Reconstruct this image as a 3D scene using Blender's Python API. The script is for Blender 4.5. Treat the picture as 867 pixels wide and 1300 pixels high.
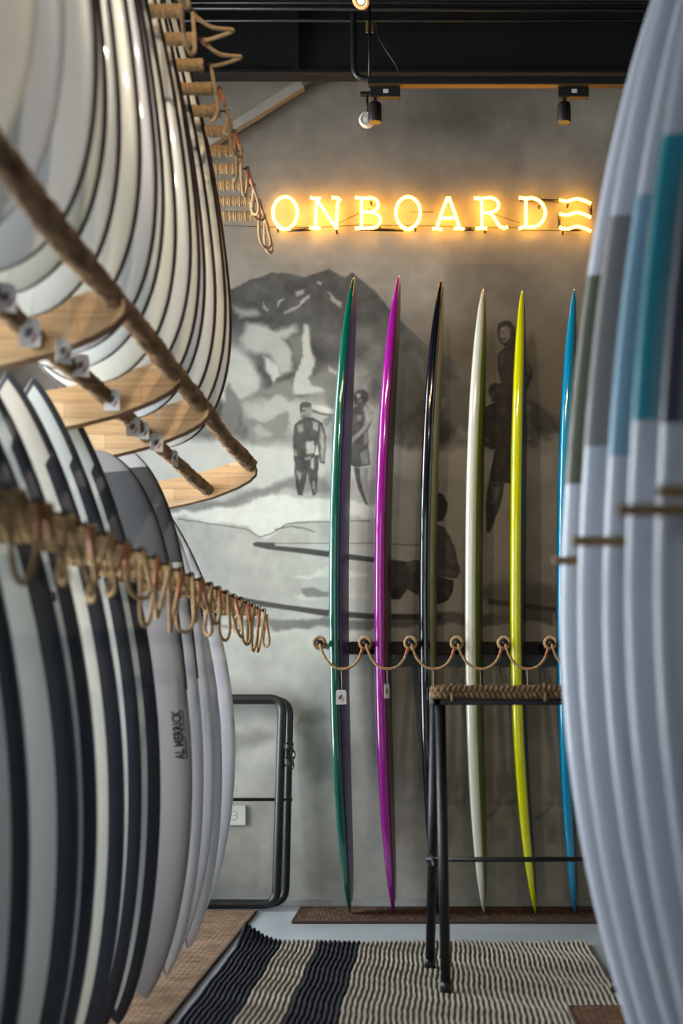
import bpy, bmesh, math, random
import numpy as np
from mathutils import Vector, Matrix
random.seed(7)
SC = bpy.context.scene
for o in list(bpy.data.objects):
    bpy.data.objects.remove(o)
COL = SC.collection
PI = math.pi

# ------------------------------------------------------------------ camera
F, CX, CY, HC = 1805.556, 550.0, 880.0, 0.95     # focal length in px, vanishing point, lens height
WALL_Y = 6.353
def P(u, v, Y):
    return Vector(((u - CX) / F * Y, Y, HC - (v - CY) / F * Y))
cd = bpy.data.cameras.new('camera')
cam = bpy.data.objects.new('camera', cd)
COL.objects.link(cam)
cam.location = (0, 0, HC)
cam.rotation_euler = (PI / 2, 0, 0)
cd.sensor_width = 36.0
cd.lens = 50.0
cd.shift_x = -(CX - 433.5) / 1300.0
cd.shift_y = (CY - 650.0) / 1300.0
cd.clip_start = 0.05
cd.dof.use_dof = True
cd.dof.focus_distance = 6.0
cd.dof.aperture_fstop = 2.2
SC.camera = cam

# ------------------------------------------------------------------ view, world, daylight
SC.view_settings.view_transform = 'Standard'
SC.view_settings.look = 'None'
SC.view_settings.gamma = 1.0
SC.view_settings.use_curve_mapping = False
SC.view_settings.exposure = 0.0
SC.cycles.use_denoising = True
SC.cycles.max_bounces = 8
SC.cycles.diffuse_bounces = 4
SC.cycles.glossy_bounces = 4
SC.cycles.sample_clamp_indirect = 4.0
w = bpy.data.worlds.new('sky')
SC.world = w
w.use_nodes = True
w.node_tree.nodes['Background'].inputs[0].default_value = (0.80, 0.90, 1.0, 1)
w.node_tree.nodes['Background'].inputs[1].default_value = 1.0

def area(name, loc, rot, sx, sy, power, col):
    d = bpy.data.lights.new(name, 'AREA')
    d.shape = 'RECTANGLE'; d.size = sx; d.size_y = sy; d.energy = power; d.color = col
    o = bpy.data.objects.new(name, d); COL.objects.link(o)
    o.location = loc; o.rotation_euler = rot
    return o
# daylight standing in the panes of the left window wall and of the shop front behind the camera
area('daylight_left', (-2.16, 4.35, 1.85), (0, -PI / 2, 0), 2.9, 3.6, 590, (0.92, 0.97, 1.0))
area('daylight_front', (-0.65, -3.1, 1.9), (PI / 2, 0, 0), 2.4, 3.2, 23, (0.88, 0.94, 1.0))
def spot(name, loc, target, power, angle, col=(1.0, 0.78, 0.52), size=0.03, blend=0.6):
    d = bpy.data.lights.new(name, 'SPOT')
    d.energy = power; d.spot_size = math.radians(angle); d.spot_blend = blend; d.color = col
    d.shadow_soft_size = size
    o = bpy.data.objects.new(name, d); COL.objects.link(o)
    o.location = loc
    o.rotation_euler = (Vector(target) - Vector(loc)).to_track_quat('-Z', 'Y').to_euler()
    return o
SPOTS = [((0.15, 3.05, 3.78), (0.50, 6.3, 1.7), 68, 'black ceiling spotlight aimed at the white board'), ((-0.35, 2.75, 3.78), (-0.05, 6.3, 1.7), 68, 'black ceiling spotlight aimed at the green board'),
         ((0.35, 1.2, 3.85), (-0.95, 4.2, 2.75), 170, 'black ceiling spotlight aimed at the far white boards on the shelf'), ((0.35, 0.2, 3.85), (-1.0, 2.6, 2.45), 170, 'black ceiling spotlight aimed at the near white boards on the shelf')]
for i, (a_, b_, e_, l_) in enumerate(SPOTS):
    spot('track_beam', a_, b_, e_, 48 if i < 2 else 38, (1.0, 0.70, 0.42) if i < 2 else (1.0, 0.86, 0.70))

# ------------------------------------------------------------------ materials
def rgb(r, g, b):
    def f(c):
        c /= 255.0
        return c / 12.92 if c <= 0.04045 else ((c + 0.055) / 1.055) ** 2.4
    return (f(r), f(g), f(b), 1)
MATS = {}
def mat(name, col, rough=0.5, metal=0.0, coat=0.0, var=0.0, vscale=8.0, bump=0.0, bscale=60.0, stretch=None, emit=None, estr=0.0, spec=0.5):
    if name in MATS: return MATS[name]
    m = bpy.data.materials.new(name); m.use_nodes = True
    nt = m.node_tree; b = nt.nodes['Principled BSDF']
    b.inputs['Roughness'].default_value = rough
    b.inputs['Metallic'].default_value = metal
    b.inputs['Coat Weight'].default_value = coat
    b.inputs['Coat Roughness'].default_value = 0.04
    b.inputs['Specular IOR Level'].default_value = spec
    b.inputs['Base Color'].default_value = col
    tc = nt.nodes.new('ShaderNodeTexCoord'); src = tc.outputs['Object']
    if stretch:
        mp = nt.nodes.new('ShaderNodeMapping'); mp.inputs['Scale'].default_value = stretch
        nt.links.new(src, mp.inputs[0]); src = mp.outputs[0]
    if var > 0:
        n = nt.nodes.new('ShaderNodeTexNoise'); n.inputs['Scale'].default_value = vscale; n.inputs['Detail'].default_value = 5
        nt.links.new(src, n.inputs['Vector'])
        r = nt.nodes.new('ShaderNodeValToRGB')
        r.color_ramp.elements[0].position = 0.3; r.color_ramp.elements[1].position = 0.7
        r.color_ramp.elements[0].color = tuple(c * (1 - var) for c in col[:3]) + (1,)
        r.color_ramp.elements[1].color = tuple(min(1, c * (1 + var)) for c in col[:3]) + (1,)
        nt.links.new(n.outputs['Fac'], r.inputs[0]); nt.links.new(r.outputs[0], b.inputs['Base Color'])
    if bump > 0:
        n2 = nt.nodes.new('ShaderNodeTexNoise'); n2.inputs['Scale'].default_value = bscale; n2.inputs['Detail'].default_value = 4
        nt.links.new(src, n2.inputs['Vector'])
        bp = nt.nodes.new('ShaderNodeBump'); bp.inputs['Strength'].default_value = bump; bp.inputs['Distance'].default_value = 0.01
        nt.links.new(n2.outputs['Fac'], bp.inputs['Height']); nt.links.new(bp.outputs[0], b.inputs['Normal'])
    if emit:
        b.inputs['Emission Color'].default_value = emit; b.inputs['Emission Strength'].default_value = estr
    MATS[name] = m
    return m
white = mat('board_white', rgb(214, 216, 212), 0.32, coat=0.25, var=0.03, vscale=3)
white_b = mat('board_white_cool', rgb(196, 199, 205), 0.38, coat=0.15, var=0.03, vscale=3)
lilac = mat('board_pale_grey', rgb(146, 142, 145), 0.55, var=0.03, vscale=3)
white_u = mat('board_white_warm', rgb(214, 213, 202), 0.34, coat=0.2, var=0.03, vscale=3)
white_r = mat('board_white_plain', rgb(190, 195, 192), 0.38, coat=0.15, var=0.03, vscale=3)
cream = mat('board_cream', rgb(208, 206, 196), 0.35, coat=0.2, var=0.03, vscale=3)
navy = mat('rail_navy', rgb(40, 44, 54), 0.42, var=0.1, vscale=6)
pinline = mat('pinline_dark', rgb(44, 34, 38), 0.4)
greyp = mat('nose_grey', rgb(74, 76, 80), 0.55, var=0.06, vscale=20)
rope = mat('jute_rope', rgb(170, 142, 106), 0.95, var=0.25, vscale=120, bump=0.6, bscale=260, spec=0.1)
copper = mat('copper_tip', rgb(156, 98, 66), 0.5, metal=0.1)
steel = mat('dark_steel', rgb(52, 50, 50), 0.4, metal=0.8)
black = mat('black_paint', rgb(24, 26, 29), 0.42, var=0.1, vscale=20)
beamblk = mat('beam_black', rgb(13, 13, 14), 0.55, var=0.12, vscale=4)
bark = mat('bark', rgb(138, 112, 86), 0.95, var=0.5, vscale=30, bump=1.0, bscale=70, stretch=(1, 0.3, 1), spec=0.1)
paper = mat('tag_paper', rgb(214, 214, 214), 0.7)
ink = mat('tag_ink', rgb(104, 98, 100), 0.7)
red = mat('tag_red', rgb(170, 40, 58), 0.7)
thread = mat('thread', rgb(196, 188, 172), 0.9)
plastic = mat('white_plastic', rgb(206, 208, 204), 0.4)
letter_ink = mat('letter_ink', rgb(34, 32, 36), 0.6)
redline = mat('stringer_red', rgb(150, 84, 66), 0.6)
frame_grey = mat('window_frame_grey', rgb(150, 152, 150), 0.5)

# ------------------------------------------------------------------ mesh helpers
def mesh_obj(name, vf, m, parent=None, smooth=True, loc=None):
    v, f = vf
    me = bpy.data.meshes.new(name)
    me.from_pydata([tuple(p) for p in v], [], f)
    me.validate()
    bm = bmesh.new(); bm.from_mesh(me); bmesh.ops.recalc_face_normals(bm, faces=bm.faces); bm.to_mesh(me); bm.free()
    if smooth:
        me.polygons.foreach_set('use_smooth', [True] * len(me.polygons))
    me.materials.append(m)
    o = bpy.data.objects.new(name, me); COL.objects.link(o)
    if parent: o.parent = parent
    if loc is not None: o.location = loc
    return o
def inst(name, me, parent=None, loc=(0, 0, 0), rot=(0, 0, 0)):
    o = bpy.data.objects.new(name, me); COL.objects.link(o)
    if parent: o.parent = parent
    o.location = loc; o.rotation_euler = rot
    return o
def empty(name, loc, label, cat, group=None, rot=(0, 0, 0)):
    o = bpy.data.objects.new(name, None); COL.objects.link(o)
    o.empty_display_size = 0.1
    o.location = loc; o.rotation_euler = rot
    o['label'] = label; o['category'] = cat
    if group: o['group'] = group
    return o
def tag(o, label, cat, group=None):
    o['label'] = label; o['category'] = cat
    if group: o['group'] = group
    return o
def struct(o, label=None, cat=None):
    o['kind'] = 'structure'
    if label: o['label'] = label
    if cat: o['category'] = cat
    return o
def join(*parts):
    V, Fc = [], []
    for v, f in parts:
        n = len(V); V += list(v); Fc += [tuple(i + n for i in q) for q in f]
    return V, Fc
def box(x0, x1, y0, y1, z0, z1):
    v = [(x0, y0, z0), (x1, y0, z0), (x1, y1, z0), (x0, y1, z0), (x0, y0, z1), (x1, y0, z1), (x1, y1, z1), (x0, y1, z1)]
    f = [(0, 3, 2, 1), (4, 5, 6, 7), (0, 1, 5, 4), (1, 2, 6, 5), (2, 3, 7, 6), (3, 0, 4, 7)]
    return v, f
def rbox(x0, x1, y0, y1, z0, z1, b=0.004, seg=2):
    bm = bmesh.new(); v, f = box(x0, x1, y0, y1, z0, z1)
    vs = [bm.verts.new(p) for p in v]
    for q in f: bm.faces.new([vs[i] for i in q])
    bmesh.ops.bevel(bm, geom=bm.edges[:], offset=b, segments=seg, affect='EDGES', profile=0.5)
    bm.verts.index_update()
    r = ([tuple(p.co) for p in bm.verts], [tuple(p.index for p in q.verts) for q in bm.faces])
    bm.free(); return r
def tube(path, r, seg=10, closed=False, caps=True):
    p = [Vector(a) for a in path]; n = len(p)
    rs = r if isinstance(r, (list, tuple)) else [r] * n
    tang = []
    for i in range(n):
        if closed: t = p[(i + 1) % n] - p[i - 1]
        else: t = p[min(i + 1, n - 1)] - p[max(i - 1, 0)]
        tang.append(t.normalized() if t.length > 1e-9 else Vector((0, 0, 1)))
    up = Vector((0, 0, 1)) if abs(tang[0].z) < 0.9 else Vector((0, 1, 0))
    nrm = (up - tang[0] * up.dot(tang[0])).normalized()
    V, Fc = [], []
    for i in range(n):
        if i:
            nrm = nrm - tang[i] * nrm.dot(tang[i])
            nrm = nrm.normalized() if nrm.length > 1e-9 else tang[i].orthogonal().normalized()
        bi = tang[i].cross(nrm)
        for k in range(seg):
            a = 2 * PI * k / seg
            V.append(p[i] + (nrm * math.cos(a) + bi * math.sin(a)) * rs[i])
    m = n if closed else n - 1
    for i in range(m):
        for k in range(seg):
            a, b = i * seg + k, i * seg + (k + 1) % seg
            c, d = ((i + 1) % n) * seg + (k + 1) % seg, ((i + 1) % n) * seg + k
            Fc.append((a, b, c, d))
    if caps and not closed:
        Fc.append(tuple(range(seg))[::-1]); Fc.append(tuple((n - 1) * seg + k for k in range(seg)))
    return V, Fc
def spline(pts, n=8, closed=False):
    p = [Vector(a) for a in pts]; out = []; m = len(p)
    g = (lambda i: p[i % m]) if closed else (lambda i: p[max(0, min(m - 1, i))])
    for i in range(m if closed else m - 1):
        a, b, c, d = g(i - 1), g(i), g(i + 1), g(i + 2)
        for k in range(n):
            t = k / n
            out.append(0.5 * ((2 * b) + (c - a) * t + (2 * a - 5 * b + 4 * c - d) * t * t + (3 * b - a - 3 * c + d) * t ** 3))
    if not closed: out.append(p[-1])
    return out
def fillet(pts, r, n=6):
    p = [Vector(a) for a in pts]; out = [p[0]]
    for i in range(1, len(p) - 1):
        a = (p[i - 1] - p[i]).normalized(); b = (p[i + 1] - p[i]).normalized()
        s, e = p[i] + a * r, p[i] + b * r
        for k in range(n + 1):
            t = k / n
            out.append(s * (1 - t) ** 2 + p[i] * 2 * t * (1 - t) + e * t * t)
    out.append(p[-1]); return out
def lathe(prof, axis='x', seg=14):
    V, Fc = [], []
    for (a, r) in prof:
        for k in range(seg):
            t = 2 * PI * k / seg; c, s = r * math.cos(t), r * math.sin(t)
            V.append({'x': (a, c, s), 'y': (c, a, s), 'z': (c, s, a)}[axis])
    for i in range(len(prof) - 1):
        for k in range(seg):
            Fc.append((i * seg + k, i * seg + (k + 1) % seg, (i + 1) * seg + (k + 1) % seg, (i + 1) * seg + k))
    Fc.append(tuple(range(seg))); Fc.append(tuple((len(prof) - 1) * seg + k for k in range(seg)))
    return V, Fc
def prism(poly, y0, y1):
    n = len(poly)
    V = [(x, y0, z) for x, z in poly] + [(x, y1, z) for x, z in poly]
    Fc = [tuple(range(n)), tuple(range(2 * n - 1, n - 1, -1))]
    Fc += [(i, (i + 1) % n, n + (i + 1) % n, n + i) for i in range(n)]
    return V, Fc
def offset(vf, d):
    d = Vector(d); return [Vector(p) + d for p in vf[0]], vf[1]

# ------------------------------------------------------------------ room shell
XL, XR, YF, ZC = -2.0, 3.0, -3.0, 4.25
def floor_mat():
    m = mat('floor_paint', rgb(176, 184, 190), 0.28, var=0.10, vscale=2.2, bump=0.04, bscale=25)
    return m
struct(mesh_obj('floor', box(XL - 0.15, XR + 0.15, YF - 0.15, WALL_Y + 0.15, -0.1, 0), floor_mat(), smooth=False), 'pale blue-grey painted concrete shop floor', 'floor')
struct(mesh_obj('ceiling', box(XL - 0.15, XR + 0.15, YF - 0.15, WALL_Y + 0.15, ZC, ZC + 0.1), beamblk, smooth=False), 'black painted ceiling above the steel beam', 'ceiling')
grey_wall = mat('grey_plaster', rgb(140, 138, 132), 0.8, var=0.08, vscale=2)
struct(mesh_obj('wall_right', box(XR, XR + 0.15, YF, WALL_Y, 0, ZC), grey_wall, smooth=False), 'plain grey plaster wall on the right', 'wall')

# left wall: sill wall, head and piers around the tall windows
lw = join(box(XL - 0.15, XL, YF, WALL_Y, 0, 0.28), box(XL - 0.15, XL, YF, WALL_Y, 3.35, ZC))
piers = [(-3.0, 2.5), (4.3, 4.45), (6.2, WALL_Y)]  # first pier: unseen stretch made solid to keep daylight off the right boards
for a, b in piers: lw = join(lw, box(XL - 0.15, XL, a, b, 0.28, 3.35))
struct(mesh_obj('wall_left', lw, grey_wall, smooth=False), 'grey plaster window wall behind the board racks', 'wall')
gm = bpy.data.materials.new('window_glass'); gm.use_nodes = True
nt = gm.node_tree; nt.nodes.remove(nt.nodes['Principled BSDF'])
mx = nt.nodes.new('ShaderNodeMixShader'); tr = nt.nodes.new('ShaderNodeBsdfTransparent'); gl = nt.nodes.new('ShaderNodeBsdfGlossy')
gl.inputs['Roughness'].default_value = 0.02; fr = nt.nodes.new('ShaderNodeFresnel'); fr.inputs[0].default_value = 1.45
nt.links.new(fr.outputs[0], mx.inputs[0]); nt.links.new(tr.outputs[0], mx.inputs[1]); nt.links.new(gl.outputs[0], mx.inputs[2])
nt.links.new(mx.outputs[0], nt.nodes['Material Output'].inputs[0])
def window(n, axis, a0, a1, z0, z1, pos, nv, label):
    r = bpy.data.objects.new('window_%d' % n, None); COL.objects.link(r); struct(r, label, 'window')
    fb = lambda u0, u1, w0, w1, d=0.05: box(pos - d, pos + d * 0.4, u0, u1, w0, w1) if axis == 'y' else box(u0, u1, pos - d, pos + d * 0.4, w0, w1)
    mesh_obj('window_frame', join(fb(a0, a0 + .06, z0, z1), fb(a1 - .06, a1, z0, z1), fb(a0 + .06, a1 - .06, z0, z0 + .06), fb(a0 + .06, a1 - .06, z1 - .06, z1)), frame_grey, r, False)
    st = (a1 - a0) / nv
    for k in range(1, nv):
        mesh_obj('mullion', fb(a0 + k * st - .025, a0 + k * st + .025, z0 + .06, z1 - .06), frame_grey, r, False)
    mesh_obj('transom', fb(a0 + .06, a1 - .06, 2.3, 2.35, 0.045), frame_grey, r, False)
    for k in range(nv):
        u0, u1 = a0 + k * st + .02, a0 + (k + 1) * st - .02
        mesh_obj('pane', fb(u0, u1, z0 + .03, z1 - .03, 0.004), gm, r, False)
window(1, 'y', 2.5, 4.3, 0.28, 3.35, XL - 0.08, 3, 'tall shop window behind the wooden brackets')
window(2, 'y', 4.45, 6.2, 0.28, 3.35, XL - 0.08, 3, 'tall shop window next to the mural wall')
fw = join(box(XL - .15, XR + .15, YF - 0.15, YF, 3.6, ZC), box(XL - .15, -1.95, YF - 0.15, YF, 0, 3.6), box(.65, XR + .15, YF - 0.15, YF, 0, 3.6), box(-1.95, .65, YF - .15, YF, 0, .2))  # unseen opening kept narrow so the decks' right faces get less frontal daylight
struct(mesh_obj('wall_front', fw, grey_wall, smooth=False), 'grey shop front wall behind the camera', 'wall')
window(3, 'x', -1.95, .65, 0.2, 3.6, YF - 0.05, 4, 'wide shop front window behind the camera')

# ------------------------------------------------------------------ mural wall (painted concrete; colour attribute holds the paint)
rng = np.random.default_rng(3)
GX0, GX1, GZ1, GD = -2.0, 1.25, 3.86, 0.0045
nx, nz = int((GX1 - GX0) / GD), int(GZ1 / GD)
xs = np.linspace(GX0, GX1, nx); zs = np.linspace(0, GZ1, nz)
XX, ZZ = np.meshgrid(xs, zs)
U = XX / WALL_Y * F + CX
V = CY - (ZZ - HC) / WALL_Y * F
def vnoise(u, v, sc, seed):
    r = np.random.default_rng(seed); L = r.random((256, 256))
    a, b = u / sc + 500, v / sc + 500
    i, j = np.floor(a).astype(int), np.floor(b).astype(int)
    fx, fy = a - i, b - j
    fx = fx * fx * (3 - 2 * fx); fy = fy * fy * (3 - 2 * fy)
    g = lambda p, q: L[p % 256, q % 256]
    return (g(i, j) * (1 - fx) + g(i + 1, j) * fx) * (1 - fy) + (g(i, j + 1) * (1 - fx) + g(i + 1, j + 1) * fx) * fy
def fbm(u, v, sc, seed, o=4):
    s = 0; a = 1; t = 0
    for k in range(o):
        s = s + a * vnoise(u, v, sc / 2 ** k, seed + k); t += a; a *= 0.55
    return s / t
WU = U + (fbm(U, V, 26, 11) - .5) * 16
WV = V + (fbm(U, V, 26, 21) - .5) * 16
FU = U + (fbm(U, V, 8, 31, 3) - .5) * 2.2
FV = V + (fbm(U, V, 8, 41, 3) - .5) * 2.2
def pmask(pts, soft, u, v):
    pts = np.array(pts, float)
    x0, y0 = pts.min(0) - 30; x1, y1 = pts.max(0) + 30
    sel = (u > x0) & (u < x1) & (v > y0) & (v < y1)
    uu, vv = u[sel], v[sel]
    ins = np.zeros(uu.shape, bool); d = np.full(uu.shape, 1e9)
    n = len(pts)
    for k in range(n):
        ax, ay = pts[k]; bx, by = pts[(k + 1) % n]
        c = ((ay > vv) != (by > vv)) & (uu < (bx - ax) * (vv - ay) / ((by - ay) or 1e-9) + ax)
        ins ^= c
        t = np.clip(((uu - ax) * (bx - ax) + (vv - ay) * (by - ay)) / ((bx - ax) ** 2 + (by - ay) ** 2 + 1e-9), 0, 1)
        d = np.minimum(d, np.hypot(uu - ax - t * (bx - ax), vv - ay - t * (by - ay)))
    sd = np.where(ins, d, -d)
    t = np.clip(sd / soft * 0.5 + 0.5, 0, 1); t = t * t * (3 - 2 * t)
    M = np.zeros(u.shape); M[sel] = t
    return M
big = fbm(U, V, 150, 51); mid = fbm(U, V, 50, 61); fine = fbm(U, V, 14, 71, 3)
Lm = 0.49 + 0.24 * (big - .5) + 0.14 * (mid - .5) + 0.03 * (fine - .5)      # bare concrete above
warm = np.ones_like(Lm)
def put(mask, val, a=1.0):
    global Lm
    Lm = Lm * (1 - mask * a) + val * mask * a
def soft_put(pts, val, soft=5, a=1.0, k='w'):
    u, v = {'w': (WU, WV), 'f': (FU, FV), 'n': (U, V)}[k]
    put(pmask(pts, soft, u, v), val, a)
# misty painted lower half
low = np.clip((V - 520) / 60, 0, 1)
lowval = 0.62 + 0.10 * (big - .5) + 0.14 * (mid - .5) + 0.03 * (fine - .5)
Lm = Lm * (1 - low) + lowval * low
warm = warm * (1 - low)
mtn_poly = [(150, 470), (190, 420), (240, 385), (291, 368), (303, 363), (316, 356), (331, 351), (347, 345), (352, 347), (360, 346), (379, 350), (388, 352), (399, 347.5), (418, 341), (430, 349), (438, 352), (448, 346), (461, 357), (480, 373), (493, 391), (506, 405), (525, 423), (542, 437), (558, 447), (594, 467), (626, 481), (665, 501), (694, 520), (740, 545), (760, 575), (560, 580), (400, 570), (150, 570)]
mm = pmask(mtn_poly, 1.6, FU, FV)
mval = 0.305 + 0.16 * (mid - .5) + 0.14 * (fine - .5)
fade = np.clip((V - 400) / 120, 0, 1) * np.clip((fbm(WU, WV, 60, 91) - .38) * 4, 0, 1)
mval = mval * (1 - fade) + (0.60 + .05 * (mid - .5)) * fade
Lm = Lm * (1 - mm) + mval * mm; warm = warm * (1 - mm * .8)
for pts, val, s in [
    ([(325, 411), (347, 419), (373, 411), (377, 422), (358, 433), (370, 450), (373, 470), (355, 478), (340, 452), (316, 448), (307, 433), (310, 411)], .60, 6),
    ([(384, 411), (390, 413), (395, 444), (401, 463), (395, 481), (410, 500), (373, 500), (379, 463), (383, 455), (382, 433)], .63, 3),
    ([(292, 441), (307, 444), (325, 470), (331, 492), (290, 520), (270, 500)], .62, 6),
    ([(335, 455), (351, 465), (355, 478), (347, 487), (338, 474)], .64, 3),
    ([(295, 388), (325, 388), (330, 398), (300, 404)], .5, 6),
    ([(300, 510), (420, 505), (424, 560), (320, 545)], .60, 12),
    ([(362, 430), (383, 426), (383, 455), (377, 461), (371, 452)], .42, 3),
    ([(327, 491), (373, 480), (377, 506), (370, 511), (360, 500), (331, 497)], .45, 4),
    ([(395, 480), (430, 470), (430, 517), (414, 511), (405, 491)], .44, 4),
    ([(281, 526), (290, 486), (305, 511), (310, 519), (307, 535), (298, 554), (281, 561)], .42, 3),
    ([(316, 554), (317, 535), (325, 531), (335, 537), (347, 533), (366, 526), (371, 541), (359, 557), (344, 563), (314, 557)], .47, 3),
    ([(322, 548), (330, 540), (342, 546), (350, 552), (330, 556)], .56, 3),
    ([(497, 440), (530, 455), (540, 500), (505, 545), (490, 500)], .36, 5),
    ([(535, 455), (560, 470), (575, 500), (545, 510)], .38, 4),
    ([(560, 480), (590, 490), (600, 540), (565, 530)], .46, 6),
    ([(665, 505), (700, 525), (720, 555), (690, 545)], .36, 4)]:
    soft_put(pts, val, s)
for (u0, v0, u1, v1, r) in [(380, 370, 382, 371, 3), (365, 398, 386, 383, 1.6), (386, 383, 391, 379, 2.5), (355, 385, 357, 380, 2.6), (336, 384, 338, 392, 2.4), (404, 361, 407, 363, 2), (423, 378, 428, 388, 4), (420, 470, 424, 478, 4)]:
    soft_put([(u0 - r, v0 - r), (u1 + r, v1 - r), (u1 + r, v1 + r), (u0 - r, v0 + r)], .62, 2.5, .8)
# sea, foam, wave lines
soft_put([(180, 560), (300, 558), (345, 564), (420, 562), (700, 575), (700, 612), (420, 605), (180, 640)], .66, 8)
soft_put([(180, 655), (216, 642), (280, 637), (311, 629), (349, 613), (372, 606), (412, 608), (420, 622), (359, 620), (319, 636), (293, 645), (232, 652)], .47, 4)
soft_put([(180, 655), (240, 652), (293, 647), (325, 634), (345, 628), (420, 632), (480, 640), (480, 655), (415, 660), (386, 661), (365, 663), (343, 676), (330, 680), (311, 670), (226, 658)], .72, 3)
for pts in ([(226, 659), (311, 671), (330, 681.5), (343, 678), (365, 665), (386, 663), (470, 661)], [(349, 672), (370, 668), (386, 670), (400, 676)]):
    top = [(a, b - .7) for a, b in pts]; bot = [(a, b + .9) for a, b in pts][::-1]
    soft_put(top + bot, .36, .9, .8, 'f')
soft_put([(400, 726), (412, 722), (440, 724), (470, 730), (430, 734), (372, 732)], .72, 3, .8)
soft_put([(372, 757), (390, 752), (470, 752), (470, 760), (380, 760)], .68, 2, .7)
soft_put([(382, 748), (395, 745), (412, 752), (440, 752), (440, 758), (390, 758), (384, 754)], .42, 2, .8, 'f')
soft_put([(280, 791), (327, 786), (370, 786), (412, 786), (480, 784), (700, 772), (700, 790), (480, 797), (391, 798), (351, 802), (343, 796), (280, 794)], .44, 3)
soft_put([(260, 800), (420, 800), (520, 800), (520, 815), (420, 806), (352, 806)], .68, 4, .6)
soft_put([(600, 752), (640, 738), (700, 745), (720, 770), (640, 780)], .42, 8, .7)
soft_put([(285, 935), (330, 925), (350, 935), (320, 948), (280, 955)], .50, 8, .8)
soft_put([(380, 905), (408, 899), (420, 912), (400, 922), (372, 918)], .46, 5, .6)
soft_put([(372, 920), (420, 940), (420, 985), (390, 990)], .50, 12, .6)
# painted canoes / boards
soft_put([(321, 690), (325, 688), (349, 689), (349, 693), (386, 696), (415, 699.5), (470, 707), (540, 716), (540, 722), (475, 714), (415, 707), (380, 702), (338, 697), (322, 693)], .28, 1.2, 1, 'n')
soft_put([(349, 689), (470, 689), (545, 692), (545, 693.5), (470, 690.5), (349, 690.2)], .36, .8, .7, 'n')
soft_put([(300, 757), (327, 762), (364, 768), (412, 774), (470, 779), (560, 780), (560, 787), (470, 786), (412, 782), (370, 775), (333, 770), (303, 760)], .28, 1.2, 1, 'n')
soft_put([(620, 760), (712, 772), (712, 778), (620, 767)], .30, 1.2, .8, 'n')
soft_put([(655, 608), (712, 608), (712, 612), (655, 612)], .62, 1, .6, 'n')
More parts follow.
